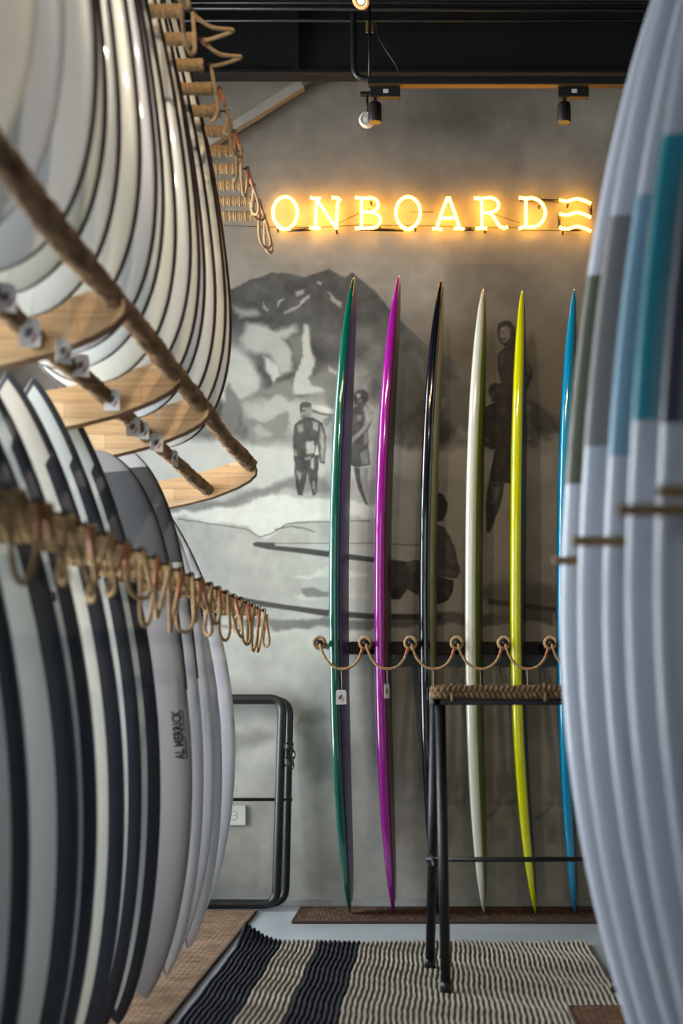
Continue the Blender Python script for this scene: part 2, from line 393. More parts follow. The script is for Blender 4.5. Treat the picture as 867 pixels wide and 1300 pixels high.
# painted figures
tone = fbm(U, V, 9, 101, 3)
for pts, val in [
    ([(381, 519), (395, 516), (397, 524), (392, 533), (382, 531)], .46), ([(383, 521), (387, 520.5), (387, 522), (383, 522.5)], .26), ([(383, 528), (388, 527), (388, 531), (384, 531)], .33),
    ([(380, 519), (380, 515), (383, 511.5), (390, 510), (396, 512), (394, 516), (384, 518), (382, 524)], .27),
    ([(381, 533), (388, 530), (397, 530), (410, 537), (414, 554), (412, 589), (406, 588), (403, 561), (399, 580), (385, 583), (373, 585), (372, 557), (374, 539)], .26),
    ([(388, 561), (399, 559), (400, 568), (399, 576), (389, 576)], .63),
    ([(377, 540), (384, 538), (386, 546), (380, 550)], .50),
    ([(397, 534), (404, 537), (404, 548), (398, 545)], .56),
    ([(407, 541), (412, 552), (411, 586), (408, 586), (406, 557)], .55),
    ([(373, 570), (376, 574), (377, 583), (374, 584)], .5),
    ([(395, 513), (410, 515), (423, 520), (423, 526), (408, 523), (397, 519)], .66),
    ([(395, 514), (396, 519), (408, 523.5), (423, 527), (422, 529), (405, 526), (396, 523)], .36),
    ([(410, 533), (422, 527), (421, 534), (414, 543)], .46),
    ([(373, 580), (405, 578), (404, 600), (403, 615), (401, 628), (397, 629), (394, 615), (390, 602), (387, 615), (384, 629), (378, 628), (375, 610), (374, 598)], .23),
    ([(395, 583), (399, 581), (398, 596), (394, 594)], .62), ([(386, 580), (395, 579), (394, 583), (387, 584)], .55),
    ([(377, 597), (383, 602), (380, 612), (378, 608)], .5), ([(397, 610), (400, 612), (400, 624), (397, 620)], .52),
    # second man
    ([(449, 506), (450, 499), (455, 494.5), (462, 494), (467, 499), (468, 505), (465, 512), (457, 514), (450, 514)], .24),
    ([(452, 500), (457, 499.5), (458, 504), (454, 506)], .64), ([(456, 505), (460, 507), (459, 512), (455, 510)], .42),
    ([(447, 518), (457, 513), (464, 512), (473, 525), (472, 535), (467, 546), (468, 567), (470, 590), (452, 594), (444, 590), (444, 560), (446, 540)], .28),
    ([(463, 514), (470, 520), (473, 527), (472, 535), (461, 549), (446, 565), (444, 559), (455, 548), (462, 539), (464, 530), (461, 520)], .54),
    ([(453, 528), (460, 527), (459, 533), (454, 535)], .46), ([(461, 549), (467, 547), (468, 562), (462, 564)], .44),
    ([(457, 575), (467, 570), (468, 588), (459, 590)], .48),
    ([(449, 594), (457, 594), (459, 615), (463, 628), (467, 641), (464, 641), (454, 619)], .26),
    ([(457, 593), (468, 593), (467, 612), (470, 626), (472, 638), (465, 631), (459, 612)], .52),
    # woman carried on a man's shoulders
    ([(631, 420), (633, 411), (640, 407), (648, 407.5), (653, 414), (656, 426), (654, 441), (646, 443), (640, 440), (633, 430)], .21),
    ([(636, 416), (643, 414), (648, 418), (648, 428), (643, 434), (639, 434), (635, 427)], .52),
    ([(637, 421), (641, 421), (641, 422.5), (637, 422.5)], .28), ([(638, 429), (643, 428), (642, 430.5), (639, 431)], .28),
    ([(632, 449), (640, 442), (654, 440), (663, 446), (670, 456), (676, 470), (676, 479), (665, 502), (663, 540), (663, 591), (667, 613), (620, 613), (624, 590), (629, 569), (629, 515), (636, 484), (631, 468)], .21),
    ([(664, 449), (670, 457), (675, 468), (674, 477), (667, 470)], .42), ([(664, 480), (671, 478), (666, 496)], .38),
    ([(634, 450), (640, 447), (641, 462), (636, 466)], .30),
    ([(620, 497), (622, 490), (629, 486), (636, 486), (637, 506), (630, 511), (624, 509)], .22), ([(622, 498), (628, 497), (628, 505), (624, 507)], .36),
    ([(604, 540), (608, 526), (616, 517), (625, 511), (638, 511), (638, 569), (622, 570), (607, 562)], .24),
    ([(607, 551), (620, 556), (622, 562), (608, 558)], .38),
    ([(662, 507), (667, 512), (664, 520), (661, 518)], .5),
    ([(663, 526), (672, 535), (683, 556), (684, 562), (680, 569), (663, 563), (663, 557), (676, 558), (670, 546), (663, 538)], .46),
    ([(620, 613), (640, 613), (636, 640), (628, 660), (622, 676), (618, 676), (617, 655), (616, 638)], .25), ([(624, 618), (635, 618), (630, 636), (624, 640)], .4),
    ([(650, 613), (664, 613), (664, 650), (656, 650)], .34),
    # seated figure
    ([(543, 640), (546, 628), (554, 624), (563, 628), (568, 638), (568, 650), (562, 661), (552, 663), (544, 655)], .19),
    ([(541, 667), (552, 665), (564, 669), (571, 680), (577, 695), (584, 725), (580, 734), (561, 732), (541, 732)], .31),
    ([(567, 690), (573, 696), (581, 724), (573, 722), (566, 705)], .38),
    ([(550, 719), (579, 725), (577, 731), (551, 727)], .40),
    ([(541, 729), (576, 736), (575, 750), (569, 762), (559, 767), (541, 766)], .21), ([(561, 745), (571, 742), (571, 754), (563, 757)], .3),
    ([(494, 716), (497, 711), (506, 716), (515, 715), (528, 711), (546, 713), (546, 760), (535, 758), (517, 748), (508, 760), (498, 761), (494, 757)], .27),
    ([(516, 716), (524, 711), (530, 713), (529, 726), (520, 724)], .42), ([(496, 748), (505, 747), (513, 752), (508, 760), (497, 760)], .18)]:
    soft_put(pts, val + .16 * (tone - .45), 1.9 if val > .4 else 1.1, 0.93, 'f')
# lighter plaster above the diagonal strut
put(pmask([(150, 250), (280, 180), (383, 110), (383, 60), (150, 60)], 2, U, V), .60 + .06 * (mid - .5), .7)
Lm = np.where(V > 335, .57 + (Lm - .57) * 1.25, Lm)
Lm = np.clip(Lm, .05, .95)
warm = np.clip(warm, 0, 1)
tw = np.stack([1.0 * warm + 0.99 * (1 - warm), 0.955 * warm + 1.0 * (1 - warm), 0.87 * warm + 0.965 * (1 - warm)], -1)
srgb = np.clip(Lm[..., None] * tw, 0, 1)
lin = np.where(srgb <= .04045, srgb / 12.92, ((srgb + .055) / 1.055) ** 2.4)
me = bpy.data.meshes.new('wall_back')
relief = (fbm(U, V, 30, 81) - .5) * 0.002
co = np.stack([XX, np.full_like(XX, WALL_Y) + relief, ZZ], -1).reshape(-1, 3)
nv = co.shape[0]; me.vertices.add(nv); me.vertices.foreach_set('co', co.ravel())
ii, jj = np.meshgrid(np.arange(nz - 1), np.arange(nx - 1), indexing='ij')
a = (ii * nx + jj).ravel(); quads = np.stack([a, a + 1, a + nx + 1, a + nx], -1)
nq = quads.shape[0]
me.loops.add(nq * 4); me.loops.foreach_set('vertex_index', quads.ravel())
me.polygons.add(nq); me.polygons.foreach_set('loop_start', np.arange(0, nq * 4, 4)); me.polygons.foreach_set('loop_total', np.full(nq, 4))
me.polygons.foreach_set('use_smooth', np.ones(nq, bool))
me.update(calc_edges=True)
ca = me.color_attributes.new('paint', 'FLOAT_COLOR', 'POINT')
ca.data.foreach_set('color', np.concatenate([lin.reshape(-1, 3), np.ones((nv, 1))], 1).ravel())
mw = bpy.data.materials.new('mural_paint'); mw.use_nodes = True
nt = mw.node_tree; b = nt.nodes['Principled BSDF']; b.inputs['Roughness'].default_value = 0.62
at = nt.nodes.new('ShaderNodeAttribute'); at.attribute_name = 'paint'
nz_ = nt.nodes.new('ShaderNodeTexNoise'); nz_.inputs['Scale'].default_value = 18; nz_.inputs['Detail'].default_value = 8
tcn = nt.nodes.new('ShaderNodeTexCoord'); nt.links.new(tcn.outputs['Object'], nz_.inputs['Vector'])
mr = nt.nodes.new('ShaderNodeMapRange'); mr.inputs['From Min'].default_value = .25; mr.inputs['From Max'].default_value = .75
mr.inputs['To Min'].default_value = .90; mr.inputs['To Max'].default_value = 1.08
nt.links.new(nz_.outputs['Fac'], mr.inputs['Value'])
vm = nt.nodes.new('ShaderNodeVectorMath'); vm.operation = 'SCALE'
nt.links.new(at.outputs['Color'], vm.inputs[0]); nt.links.new(mr.outputs[0], vm.inputs['Scale'])
nt.links.new(vm.outputs[0], b.inputs['Base Color'])
bp = nt.nodes.new('ShaderNodeBump'); bp.inputs['Strength'].default_value = .12; bp.inputs['Distance'].default_value = .01
nt.links.new(nz_.outputs['Fac'], bp.inputs['Height']); nt.links.new(bp.outputs[0], b.inputs['Normal'])
me.materials.append(mw)
wb = bpy.data.objects.new('wall_back', me); COL.objects.link(wb)
struct(wb, 'concrete back wall with a grey mural of a mountain, bathers and canoes', 'wall')
concrete = mat('bare_concrete', rgb(128, 122, 113), 0.7, var=0.1, vscale=3)
mesh_obj('wall_panel', box(GX1, XR, WALL_Y, WALL_Y + .15, 0, ZC), concrete, wb, False)
mesh_obj('wall_panel', box(XL, GX1, WALL_Y + 0.01, WALL_Y + .15, 0, ZC), concrete, wb, False)
struct(mesh_obj('baseboard_back', rbox(XL, XR, WALL_Y - 0.02, WALL_Y, 0, 0.035, .003), mat('skirting', rgb(150, 154, 152), .6, var=.06), smooth=False), 'low pale skirting along the mural wall', 'baseboard')

# ------------------------------------------------------------------ ceiling steel, pipes, lamps
BY = 6.16
zb = P(0, 109, 6.26).z
bm_ = empty('steel_beam', (0.3, BY, zb), 'black painted steel beam above the mural', 'beam')
mesh_obj('web', box(-2.28, 2.68, -0.012, 0.012, 0.02, 0.29), beamblk, bm_, False)
mesh_obj('flange', rbox(-2.28, 2.68, -0.03, 0.06, 0, 0.02, .003), beamblk, bm_, False)
mesh_obj('flange', rbox(-2.28, 2.68, -0.03, 0.06, 0.27, 0.30, .003), beamblk, bm_, False)
xst = P(378, 0, BY).x - 0.3
mesh_obj('stiffener', box(xst - .008, xst + .008, -0.048, 0, 0.02, 0.27), beamblk, bm_, False)
dblk = mat('pipe_black', rgb(34, 34, 36), .35)
def px_pipe(name, pts, Y, r, m, label, cat, rad=.06, group=None):
    o = mesh_obj(name, tube(fillet([P(u, v, Y) for u, v in pts], rad) if len(pts) > 2 else [P(u, v, Y) for u, v in pts], r, 12), m)
    return tag(o, label, cat, group)
px_pipe('conduit_pipe', [(449, -25), (449, 101), (960, 101)], 6.0, .013, dblk, 'black conduit pipe that drops and bends along the beam bottom', 'pipe')
px_pipe('conduit_pipe', [(60, 9), (960, 14)], 5.95, .009, dblk, 'thin black conduit running straight along the ceiling edge, lowest of three', 'pipe', group='ceiling conduits')
px_pipe('conduit_pipe', [(60, 3), (960, 4)], 5.95, .009, dblk, 'thin black conduit running straight along the ceiling edge, middle of three', 'pipe', group='ceiling conduits')
px_pipe('conduit_pipe', [(60, 26), (960, 26)], 6.03, .007, dblk, 'thin black conduit fixed along the top of the beam', 'pipe', group='ceiling conduits')
o = mesh_obj('hanging_cable', tube(spline([P(478, 18, 6.04), P(479, 40, 6.04), P(488, 60, 6.04), P(500, 78, 6.04), P(507, 92, 6.04)], 6), .004, 8), dblk)
tag(o, 'thin black cable drooping in front of the beam', 'cable')
hang = empty('track_hanger', P(469, 112, 5.92), 'thin dark rod with a brass bracket holding the lamp track', 'hanger')
mesh_obj('rod', tube([(0, 0, 0), (0, 0, .42)], .006, 10), steel, hang)
mesh_obj('bracket', rbox(-.016, .018, .008, .013, .235, .285, .001), mat('brass_plate', rgb(166, 138, 92), .4, metal=.6), hang, False)
track = empty('lamp_track', P(640, 108, 5.92), 'slim black lamp track with a golden lower lip', 'track')
tx0, tx1 = P(467, 0, 5.92).x - track.location.x, 1.5
mesh_obj('rail', rbox(tx0, tx1, -.017, .017, 0, .03, .003), dblk, track, False)
mesh_obj('lip', box(tx0, tx1, -.019, .019, -.006, -.001), mat('gold_lip', rgb(138, 112, 66), .35, metal=.7), track, False)
headm = mat('lamp_black', rgb(34, 31, 30), .4)
lens = mat('lamp_lens', rgb(220, 215, 205), .3)
def track_lamp(u0, u1, uh, label):
    o = empty('track_spotlight', P((u0 + u1) / 2, 112, 5.92), label, 'lamp', 'track spotlights')
    hw_ = (u1 - u0) / 2 / F * 5.92; cx = P(uh, 0, 5.92).x - o.location.x
    ad = mesh_obj('adapter', rbox(-hw_, hw_, -.02, .02, -.042, -.001, .003), headm, o, False)
    mesh_obj('sticker', box(-.008, .014, -.0212, -.0202, -.028, -.012), paper, ad, False)
    mesh_obj('stem', lathe([(-.06, .008), (-.04, .008)], 'z', 10), headm, o).location.x = cx
    hd = mesh_obj('lamp_head', lathe([(-.143, .024), (-.143, .0275), (-.140, .0285), (-.075, .0285), (-.062, .024), (-.055, .012), (-.053, .004)], 'z', 24), headm, o); hd.location.x = cx
    mesh_obj('lens', lathe([(-.1425, .0235), (-.141, .0235)], 'z', 20), lens, hd)
track_lamp(470, 508, 476, 'black cylinder spotlight on the track above the neon letter B')
track_lamp(708, 747, 716, 'black cylinder spotlight on the track above the neon waves')
disc = empty('wall_lamp', P(466, 120, 6.2), 'white round lamp disc hanging behind the black spotlight', 'lamp')
mesh_obj('arm', tube([(0, .0, .0), (0, 0, -.075)], .005, 8), headm, disc)
mesh_obj('clamp', rbox(-.03, .03, -.012, .012, -.006, .01, .003), headm, disc, False)
dd = mesh_obj('shade', lathe([(-.02, .034), (-.012, .036), (.0, .034), (.03, .015)], 'y', 28), mat('lamp_white', rgb(206, 200, 190), .5), disc); dd.location.z = -.115
mesh_obj('rim', tube([(.027 * math.cos(t * PI / 14), -.021, .027 * math.sin(t * PI / 14)) for t in range(28)], .003, 6, True), lens, dd)
cl = empty('ceiling_spotlight', P(458, 1, 5.6), 'lit ceiling spotlight cut by the top edge of the picture', 'lamp')
cl.rotation_euler = (math.radians(-38), math.radians(18), 0)
mesh_obj('lamp_head', lathe([(0, .034), (.004, .036), (.08, .036), (.10, .02)], 'z', 24), headm, cl)
mesh_obj('reflector', lathe([(.0035, .033), (-.001, .0345), (-.001, .020), (.003, .018)], 'z', 24), mat('reflector_gold', rgb(226, 178, 120), .3, emit=rgb(255, 190, 120), estr=.35), cl)
mesh_obj('lens', lathe([(-.004, .010), (-.001, .014)], 'z', 20), mat('lamp_glow', rgb(255, 240, 220), .3, emit=rgb(255, 226, 190), estr=6), cl)
for i, (a_, b_, e_, l_) in enumerate(SPOTS):
    d = (Vector(b_) - Vector(a_)).normalized()
    o = empty('ceiling_spotlight', Vector(a_) - d * .005, l_, 'lamp', rot=d.to_track_quat('-Z', 'Y').to_euler())
    mesh_obj('lamp_head', lathe([(.02, .036), (.10, .036), (.12, .02)], 'z', 20), headm, o)
    mesh_obj('stem', tube([(0, 0, .11), Vector((0, 0, .11)) + d.to_track_quat('-Z', 'Y').inverted() @ Vector((0, 0, ZC - a_[2] - .09))], .008, 8), headm, o)

st0, st1 = P(384, 107, 6.3), P(225, 207, 6.3)
dv = (st1 - st0).normalized(); ang = math.atan2(dv.z, dv.x)
strut = mesh_obj('wall_strut', rbox(0, (st1 - st0).length, -.022, .03, -.020, .020, .004), mat('strut_wood', rgb(150, 144, 134), .8, var=.15, vscale=10, stretch=(.2, 1, 1)), smooth=False)
strut.location = st0; strut.rotation_euler = (0, -ang, 0)
tag(strut, 'pale diagonal timber strut on the wall under the beam', 'strut')

# ------------------------------------------------------------------ neon sign
NY = 6.31
neon = empty('neon_sign', P(550, 292, NY), 'glowing yellow neon sign reading ONBOARD followed by three waves', 'sign')
neon_m = mat('neon_glow', rgb(255, 190, 80), .3, emit=(1.0, 0.46, 0.035, 1), estr=26.0)
dark_tube = mat('blacked_out_tube', rgb(44, 34, 26), .4)
base = neon.location.copy()
def N(u, v): return P(u, v, NY) - base
def ntube(name, pts, m=None, r=.0068, n=6, closed=False, straight=False):
    path = [N(*p) for p in pts]
    if not straight: path = spline(path, n, closed)
    return mesh_obj(name, tube(path, r, 10, closed), m or neon_m, neon)
def ell(cu, cv, ru, rv, a0=0, a1=360, n=28):
    return [(cu + ru * math.cos(math.radians(a0 + (a1 - a0) * k / n)), cv + rv * math.sin(math.radians(a0 + (a1 - a0) * k / n))) for k in range(n + 1)]
def letter(strokes):
    parts = []
    for s in strokes:
        parts.append(tube([N(*p) for p in s], .0068, 10))
    return mesh_obj('letter_tube', join(*parts), neon_m, neon)
letter([ell(362, 270, 15.5, 20, 100, 440, 36), [(352, 287), (358, 291), (368, 290.5)]])
letter([[(394, 251), (400, 252), (407, 252), (402, 252.5), (401, 270), (401, 289)], [(393, 289), (401, 290), (407, 290)], [(402, 253), (414, 271), (427, 290)], [(421, 251), (430, 251.5), (432, 253), (428.5, 257), (427.5, 272), (427, 290)]])
letter([[(451, 251), (460, 252), (470, 251.5)], [(459, 253), (459, 289)], ell(469, 260, 11, 9, -90, 90, 12), ell(470, 279.5, 13, 10, -90, 90, 12), [(459, 269), (470, 269)], [(451, 290), (460, 289.5), (470, 289.5)]])
letter([ell(518, 270, 15.5, 20, 100, 440, 36), [(508, 287), (516, 291), (524, 290)]])
letter([[(555, 288), (560, 272), (568, 251), (570, 251), (577, 270), (583, 288)], [(561, 277), (577, 276.5)], [(549, 290.5), (555, 290), (561, 291.5)], [(576, 290), (583, 290), (589, 290.5)]])
letter([[(602, 251.5), (610, 252.5), (622, 251)], [(611.5, 253), (612, 289)], ell(621, 260.5, 12, 9.5, -90, 90, 12), [(612, 270), (621, 270), (627, 276), (634, 287), (640, 290), (644, 288)], [(604, 290), (612, 289.5), (618, 290)]])
letter([[(659, 251), (668, 252), (676, 251)], [(667.5, 253), (667.5, 288)], ell(674, 270, 18, 18.5, -90, 90, 16), [(674, 288.5), (664, 288), (659, 290.5)]])
for dv_ in (0, 17.5, 35):
    ntube('wave_tube', [(710, 254 + dv_), (720, 255.5 + dv_), (731, 252.5 + dv_), (740, 254 + dv_), (750, 258.5 + dv_)])
for s in ([(364, 291), (378, 291), (394, 290)], [(451, 290), (470, 290.3), (512, 291)], [(588, 290.5), (602, 290)], [(660, 252.5), (690, 253), (711, 254)], [(750, 258), (750, 275)], [(710, 272), (710, 288)], [(718, 290.5), (738, 290.5)]):
    path = [N(*p) + Vector((0, .012, 0)) for p in s]
    mesh_obj('blackout_tube', tube(path, .0066, 8), dark_tube, neon)
for s in ([(278, 283), (330, 285), (400, 286), (455, 283), (560, 284)], [(428, 281), (455, 268), (470, 262)], [(520, 266), (550, 266)], [(545, 284), (600, 286), (660, 286)], [(625, 268), (660, 280)], [(660, 289.5), (712, 289.5)]):
    mesh_obj('wire', tube([N(*p) + Vector((0, .030, 0)) for p in s], .0016, 6), dark_tube, neon)
for p in ((471, 256), (427, 292), (482, 287), (685, 260), (721, 259), (715, 293), (616, 291), (352, 290), (527, 289)):
    q = N(*p); mesh_obj('standoff', tube([q, q + Vector((0, .042, 0))], .0045, 8), dark_tube, neon)

# ------------------------------------------------------------------ surfboards
def outline(sp, s):
    wp = sp['wp']
    if s >= wp:
        t = (s - wp) / (1 - wp); f = max(0.0, 1 - t ** sp['an']) ** sp['bn']
    else:
        t = (wp - s) / wp; f = max(0.0, 1 - t ** sp['at']) ** sp['bt']
    return max(sp['W'] / 2 * f, 0.002)
def foil(sp, s): return sp['T'] * max(0.10, (1 - abs(2 * s - 1) ** sp.get('fe', 2.6)) ** 0.6)
def rock(sp, s): return sp.get('rn', .04) * max(0, 2 * s - 1) ** 2.2 + sp.get('rt', .02) * max(0, 1 - 2 * s) ** 2.2
def bpoint(sp, s, c, sn, off=0.0):
    hw = outline(sp, s); t = foil(sp, s) / 2
    x = hw * math.copysign(abs(c) ** sp.get('ex', .8), c) + off * c
    y = t * math.copysign(abs(sn) ** sp.get('ey', .75), sn) + off * sn
    return Vector((x, rock(sp, s) + y, s * sp['L']))
def ssamp(n, s0=0.0, s1=1.0):
    if s0 == 0.0 and s1 == 1.0:
        return [0.5 - 0.5 * math.cos(PI * i / n) for i in range(n + 1)]
    return [s0 + (s1 - s0) * i / n for i in range(n + 1)]
def body(sp, ns=44, nt_=24):
    V, Fc = [], []
    S = ssamp(ns)
    for s in S:
        for k in range(nt_):
            a = 2 * PI * (k + .5) / nt_
            V.append(bpoint(sp, s, math.cos(a), math.sin(a)))
    for i in range(ns):
        for k in range(nt_):
            Fc.append((i * nt_ + k, i * nt_ + (k + 1) % nt_, (i + 1) * nt_ + (k + 1) % nt_, (i + 1) * nt_ + k))
    Fc.append(tuple(range(nt_))); Fc.append(tuple(ns * nt_ + k for k in range(nt_)))
    return V, Fc
def band(sp, wfun, off=.0010, s0=0.0, s1=1.0, ns=60, K=10):
    V, Fc = [], []
    S = ssamp(ns, s0, s1)
    for side in (1, -1):
        b0 = len(V)
        for s in S:
            hw = outline(sp, s); q = max(0.0, min(.999, (hw - wfun(s)) / hw))
            a = math.acos(q ** 1.25)
            for k in range(K + 1):
                t = -a + 2 * a * k / K
                V.append(bpoint(sp, s, side * math.cos(t), math.sin(t), off))
        for i in range(len(S) - 1):
            for k in range(K):
                p = b0 + i * (K + 1) + k
                Fc.append((p, p + 1, p + K + 2, p + K + 1))
    return V, Fc
def panel(sp, s0, s1, off=.0012, ns=14, nt_=24):
    V, Fc = [], []
    for s in ssamp(ns, s0, s1):
        for k in range(nt_):
            a = 2 * PI * (k + .5) / nt_
            V.append(bpoint(sp, s, math.cos(a), math.sin(a), off))
    for i in range(ns):
        for k in range(nt_):
            Fc.append((i * nt_ + k, i * nt_ + (k + 1) % nt_, (i + 1) * nt_ + (k + 1) % nt_, (i + 1) * nt_ + k))
    return V, Fc
def deck(sp, inset=.016, side=1, off=.0010, ns=50, K=12):
    V, Fc = [], []
    S = ssamp(ns, .02, .985)
    for s in S:
        hw = outline(sp, s); q = max(.02, (hw - inset) / hw) ** (1 / sp.get('ex', .8)); a0 = math.acos(min(.999, q))
        for k in range(K + 1):
            t = a0 + (PI - 2 * a0) * k / K
            V.append(bpoint(sp, s, math.cos(t), side * math.sin(t), off))
    for i in range(ns):
        for k in range(K):
            p = i * (K + 1) + k; Fc.append((p, p + 1, p + K + 2, p + K + 1))
    return V, Fc
def stringer(sp, s0=.01, s1=.99, w_=.003, side=-1, off=.0008):
    V, Fc = [], []
    S = ssamp(30, s0, s1)
    for s in S:
        p = bpoint(sp, s, 0, side, off)
        V += [p + Vector((-w_, 0, 0)), p + Vector((w_, 0, 0))]
    for i in range(len(S) - 1): Fc.append((2 * i, 2 * i + 1, 2 * i + 3, 2 * i + 2))
    return V, Fc
def face_y(sp, s, x, side=-1):
    hw = outline(sp, s); c = min(.999, abs(x) / hw) ** 1.25
    return rock(sp, s) + side * foil(sp, s) / 2 * (1 - c * c) ** .375
def plug(sp, s, x=0.0, side=-1, r=.008):
    y = face_y(sp, s, x, side)
    v, f = lathe([(-.003, r), (.006, r)], 'y', 12)
    return [Vector(p) + Vector((x, y, s * sp['L'])) for p in v], f

# --- colour boards standing in the rack at the mural wall
LB_Y = 6.065
names = [
 ('glossy dark green longboard, leftmost against the mural', rgb(0, 82, 66), 450, 352, 415, 445),
 ('glossy magenta purple longboard against the mural', rgb(146, 22, 138), 507, 350, 473, 500),
 ('glossy black longboard against the mural', rgb(14, 16, 26), 561, 355, 530, 556),
 ('glossy off-white longboard against the mural', rgb(214, 216, 200), 614, 367, 588, 615),
 ('glossy acid yellow longboard against the mural', rgb(206, 208, 8), 663, 369, 646, 680),
 ('glossy bright blue longboard against the mural', rgb(6, 136, 178), 729, 367, 706, 730)]
DECK_REFLECT = [rgb(104, 98, 134), rgb(132, 120, 84), rgb(166, 160, 116), rgb(104, 122, 70), rgb(66, 82, 84), rgb(36, 78, 92)]  # deck colours with the neighbouring boards' reflections painted in
for k, (lab, c, un, vn, um, ut) in enumerate(names):
    zn = P(un, vn, LB_Y).z - .012
    xm = P(um, 0, LB_Y - .25).x; xn = P(un, 0, LB_Y).x; xt = P(ut, 0, LB_Y).x
    th = .061
    phi = math.radians([0.9, 0.7, 3.0, 5.0, 4.4, 4.4][k])
    # centre line X at mid height, from the front-left corner of the rail
    xc = xm + .24 * math.sin(phi) + th * .48
    sp = dict(L=zn, W=.50, T=th, fe=4.6, ex=.60, ey=.46, wp=.49, an=2.3, bn=.55, at=2.2, bt=.55, rn=(xn - xc) * 1.0, rt=(xt - xc) * 1.0)
    m = mat('gloss_%d' % k, c, 0.10, coat=1.0, spec=.6)
    r = empty('longboard', (xc, LB_Y, .012), lab, 'surfboard', 'coloured longboards at the mural wall', rot=(0, 0, -PI / 2 - phi))
    mesh_obj('board_body', body(sp, 60, 48), m, r)
    mesh_obj('deck', deck(sp), mat('deck_reflection_%d' % k, DECK_REFLECT[k], 0.42, coat=0.08, spec=.3), r)
    mesh_obj('stringer', stringer(sp, .03, .98, .0025, 1, .0018), mat('stringer_dark', rgb(60, 48, 36), .3), r)

# --- price tags
def tag_mesh(w_=.042, h_=.058):
    c = .006
    return prism([(-w_ / 2 + c, 0), (w_ / 2 - c, 0), (w_ / 2, -c), (w_ / 2, -h_), (-w_ / 2, -h_), (-w_ / 2, -c)], -.0006, .0006)
_t = mesh_obj('card', tag_mesh(), paper, smooth=False); TAGME = _t.data; bpy.data.objects.remove(_t)
def blob(pts, y): return [(x, y, z) for x, z in pts], [tuple(range(len(pts)))]
P1 = blob([(-.010, -.026), (-.004, -.020), (.003, -.018), (.008, -.022), (.004, -.027), (.008, -.031), (.000, -.036), (-.004, -.041), (-.008, -.037), (-.012, -.034)], -.0009)
P2 = blob([(.002, -.046), (.008, -.036), (.013, -.029), (.015, -.032), (.010, -.041), (.006, -.048)], -.0009)
P3 = blob([(.002 * math.cos(t * PI / 4), -.007 + .002 * math.sin(t * PI / 4)) for t in range(8)], -.0009)
_a = mesh_obj('emblem', join(P1, P3), ink, smooth=False); EM1 = _a.data; bpy.data.objects.remove(_a)
_a = mesh_obj('emblem_stripe', P2, red, smooth=False); EM2 = _a.data; bpy.data.objects.remove(_a)
def price_tag(pos, top, label, group, rz=0.0, sc=1.0, pr=True):
    pos = Vector(pos)
    o = empty('price_tag', pos, label, 'tag', group, rot=(0, 0, rz))
    c = inst('card', TAGME, o); c.scale = (sc, 1, sc)
    if pr:
        for me_, n in ((EM1, 'emblem'), (EM2, 'emblem_stripe')):
            e = inst(n, me_, c)
    d = Matrix.Rotation(-rz, 3, 'Z') @ (Vector(top) - pos)
    mesh_obj('string', tube([(0, -.001, -.006), (.002, 0, .002), (d.x * .5 + .003, d.y * .5, d.z * .5), d], .0009, 6), thread, o)
    return o

# --- wrapped peg meshes
def wrap_profile(L0, L1, r, pitch, bumpd):
    n = int((L1 - L0) / pitch); pr = [(L0, r * .5)]
    for i in range(n):
        a_ = L0 + i * pitch
        rr = r * (1 + .05 * math.sin(i * 2.3) + .03 * math.sin(i * 5.1))
        pr += [(a_ + pitch * .05, rr - bumpd), (a_ + pitch * .3, rr - bumpd * .15), (a_ + pitch * .5, rr), (a_ + pitch * .7, rr - bumpd * .15), (a_ + pitch * .95, rr - bumpd)]
    pr.append((L0 + n * pitch, r * .5))
    return pr
def rope_path(p0, p1, sag, out=0.0, jit=0.0, n=14, skew=0.0):
    p0, p1 = Vector(p0), Vector(p1); pts = []
    for i in range(n + 1):
        t = i / n; q = p0.lerp(p1, t); h = 4 * t * (1 - t)
        h = h ** .8
        q.z -= sag * h; q.x += out * h + skew * math.sin(PI * 2 * t)
        pts.append(q)
    return pts
def rope_tube(path, r=.0075, twist=90.0):
    # two-strand look: radius pulses along the cord
    L = 0; rs = []; prev = path[0]
    path = spline(path, 4)
    for q in path:
        L += (q - prev).length; prev = q
        rs.append(r * (1 + .10 * math.sin(L * 900)))
    return tube(path, rs, 8)

# rack at the mural wall
RZ = P(0, 816, 5.72).z
rack = empty('wall_peg_rack', (.05, 6.30, RZ), 'dark rail with rope-tipped pegs holding the coloured longboards', 'rack')
mesh_obj('rail', rbox(-.47, .62, -.02, .03, -.03, .025, .003), mat('rail_dark', rgb(30, 28, 27), .6), rack, False)
PX = [405, 463.5, 521, 580, 640, 699, 757]
pegx = [P(u, 0, 5.72).x - .05 for u in PX]
_p = mesh_obj('peg', lathe([(-.575, .013), (-.02, .013)], 'y', 12), dblk, smooth=True); PEGW = _p.data; bpy.data.objects.remove(_p)
coil = []
for i in range(90):
    t = i / 89; a_ = t * 2 * PI * 3; rr = .022
    coil.append((rr * math.cos(a_), -.585 + .04 * t, rr * math.sin(a_)))
_p = mesh_obj('rope_wrap', tube(coil, .0068, 8), rope); COILW = _p.data; bpy.data.objects.remove(_p)
_p = mesh_obj('end_knob', lathe([(-.592, .004), (-.590, .009), (-.575, .012)], 'y', 12), steel); KNOB = _p.data; bpy.data.objects.remove(_p)
for x in pegx:
    p = inst('peg', PEGW, rack, (x, 0, 0)); inst('rope_wrap', COILW, p); inst('end_knob', KNOB, p)
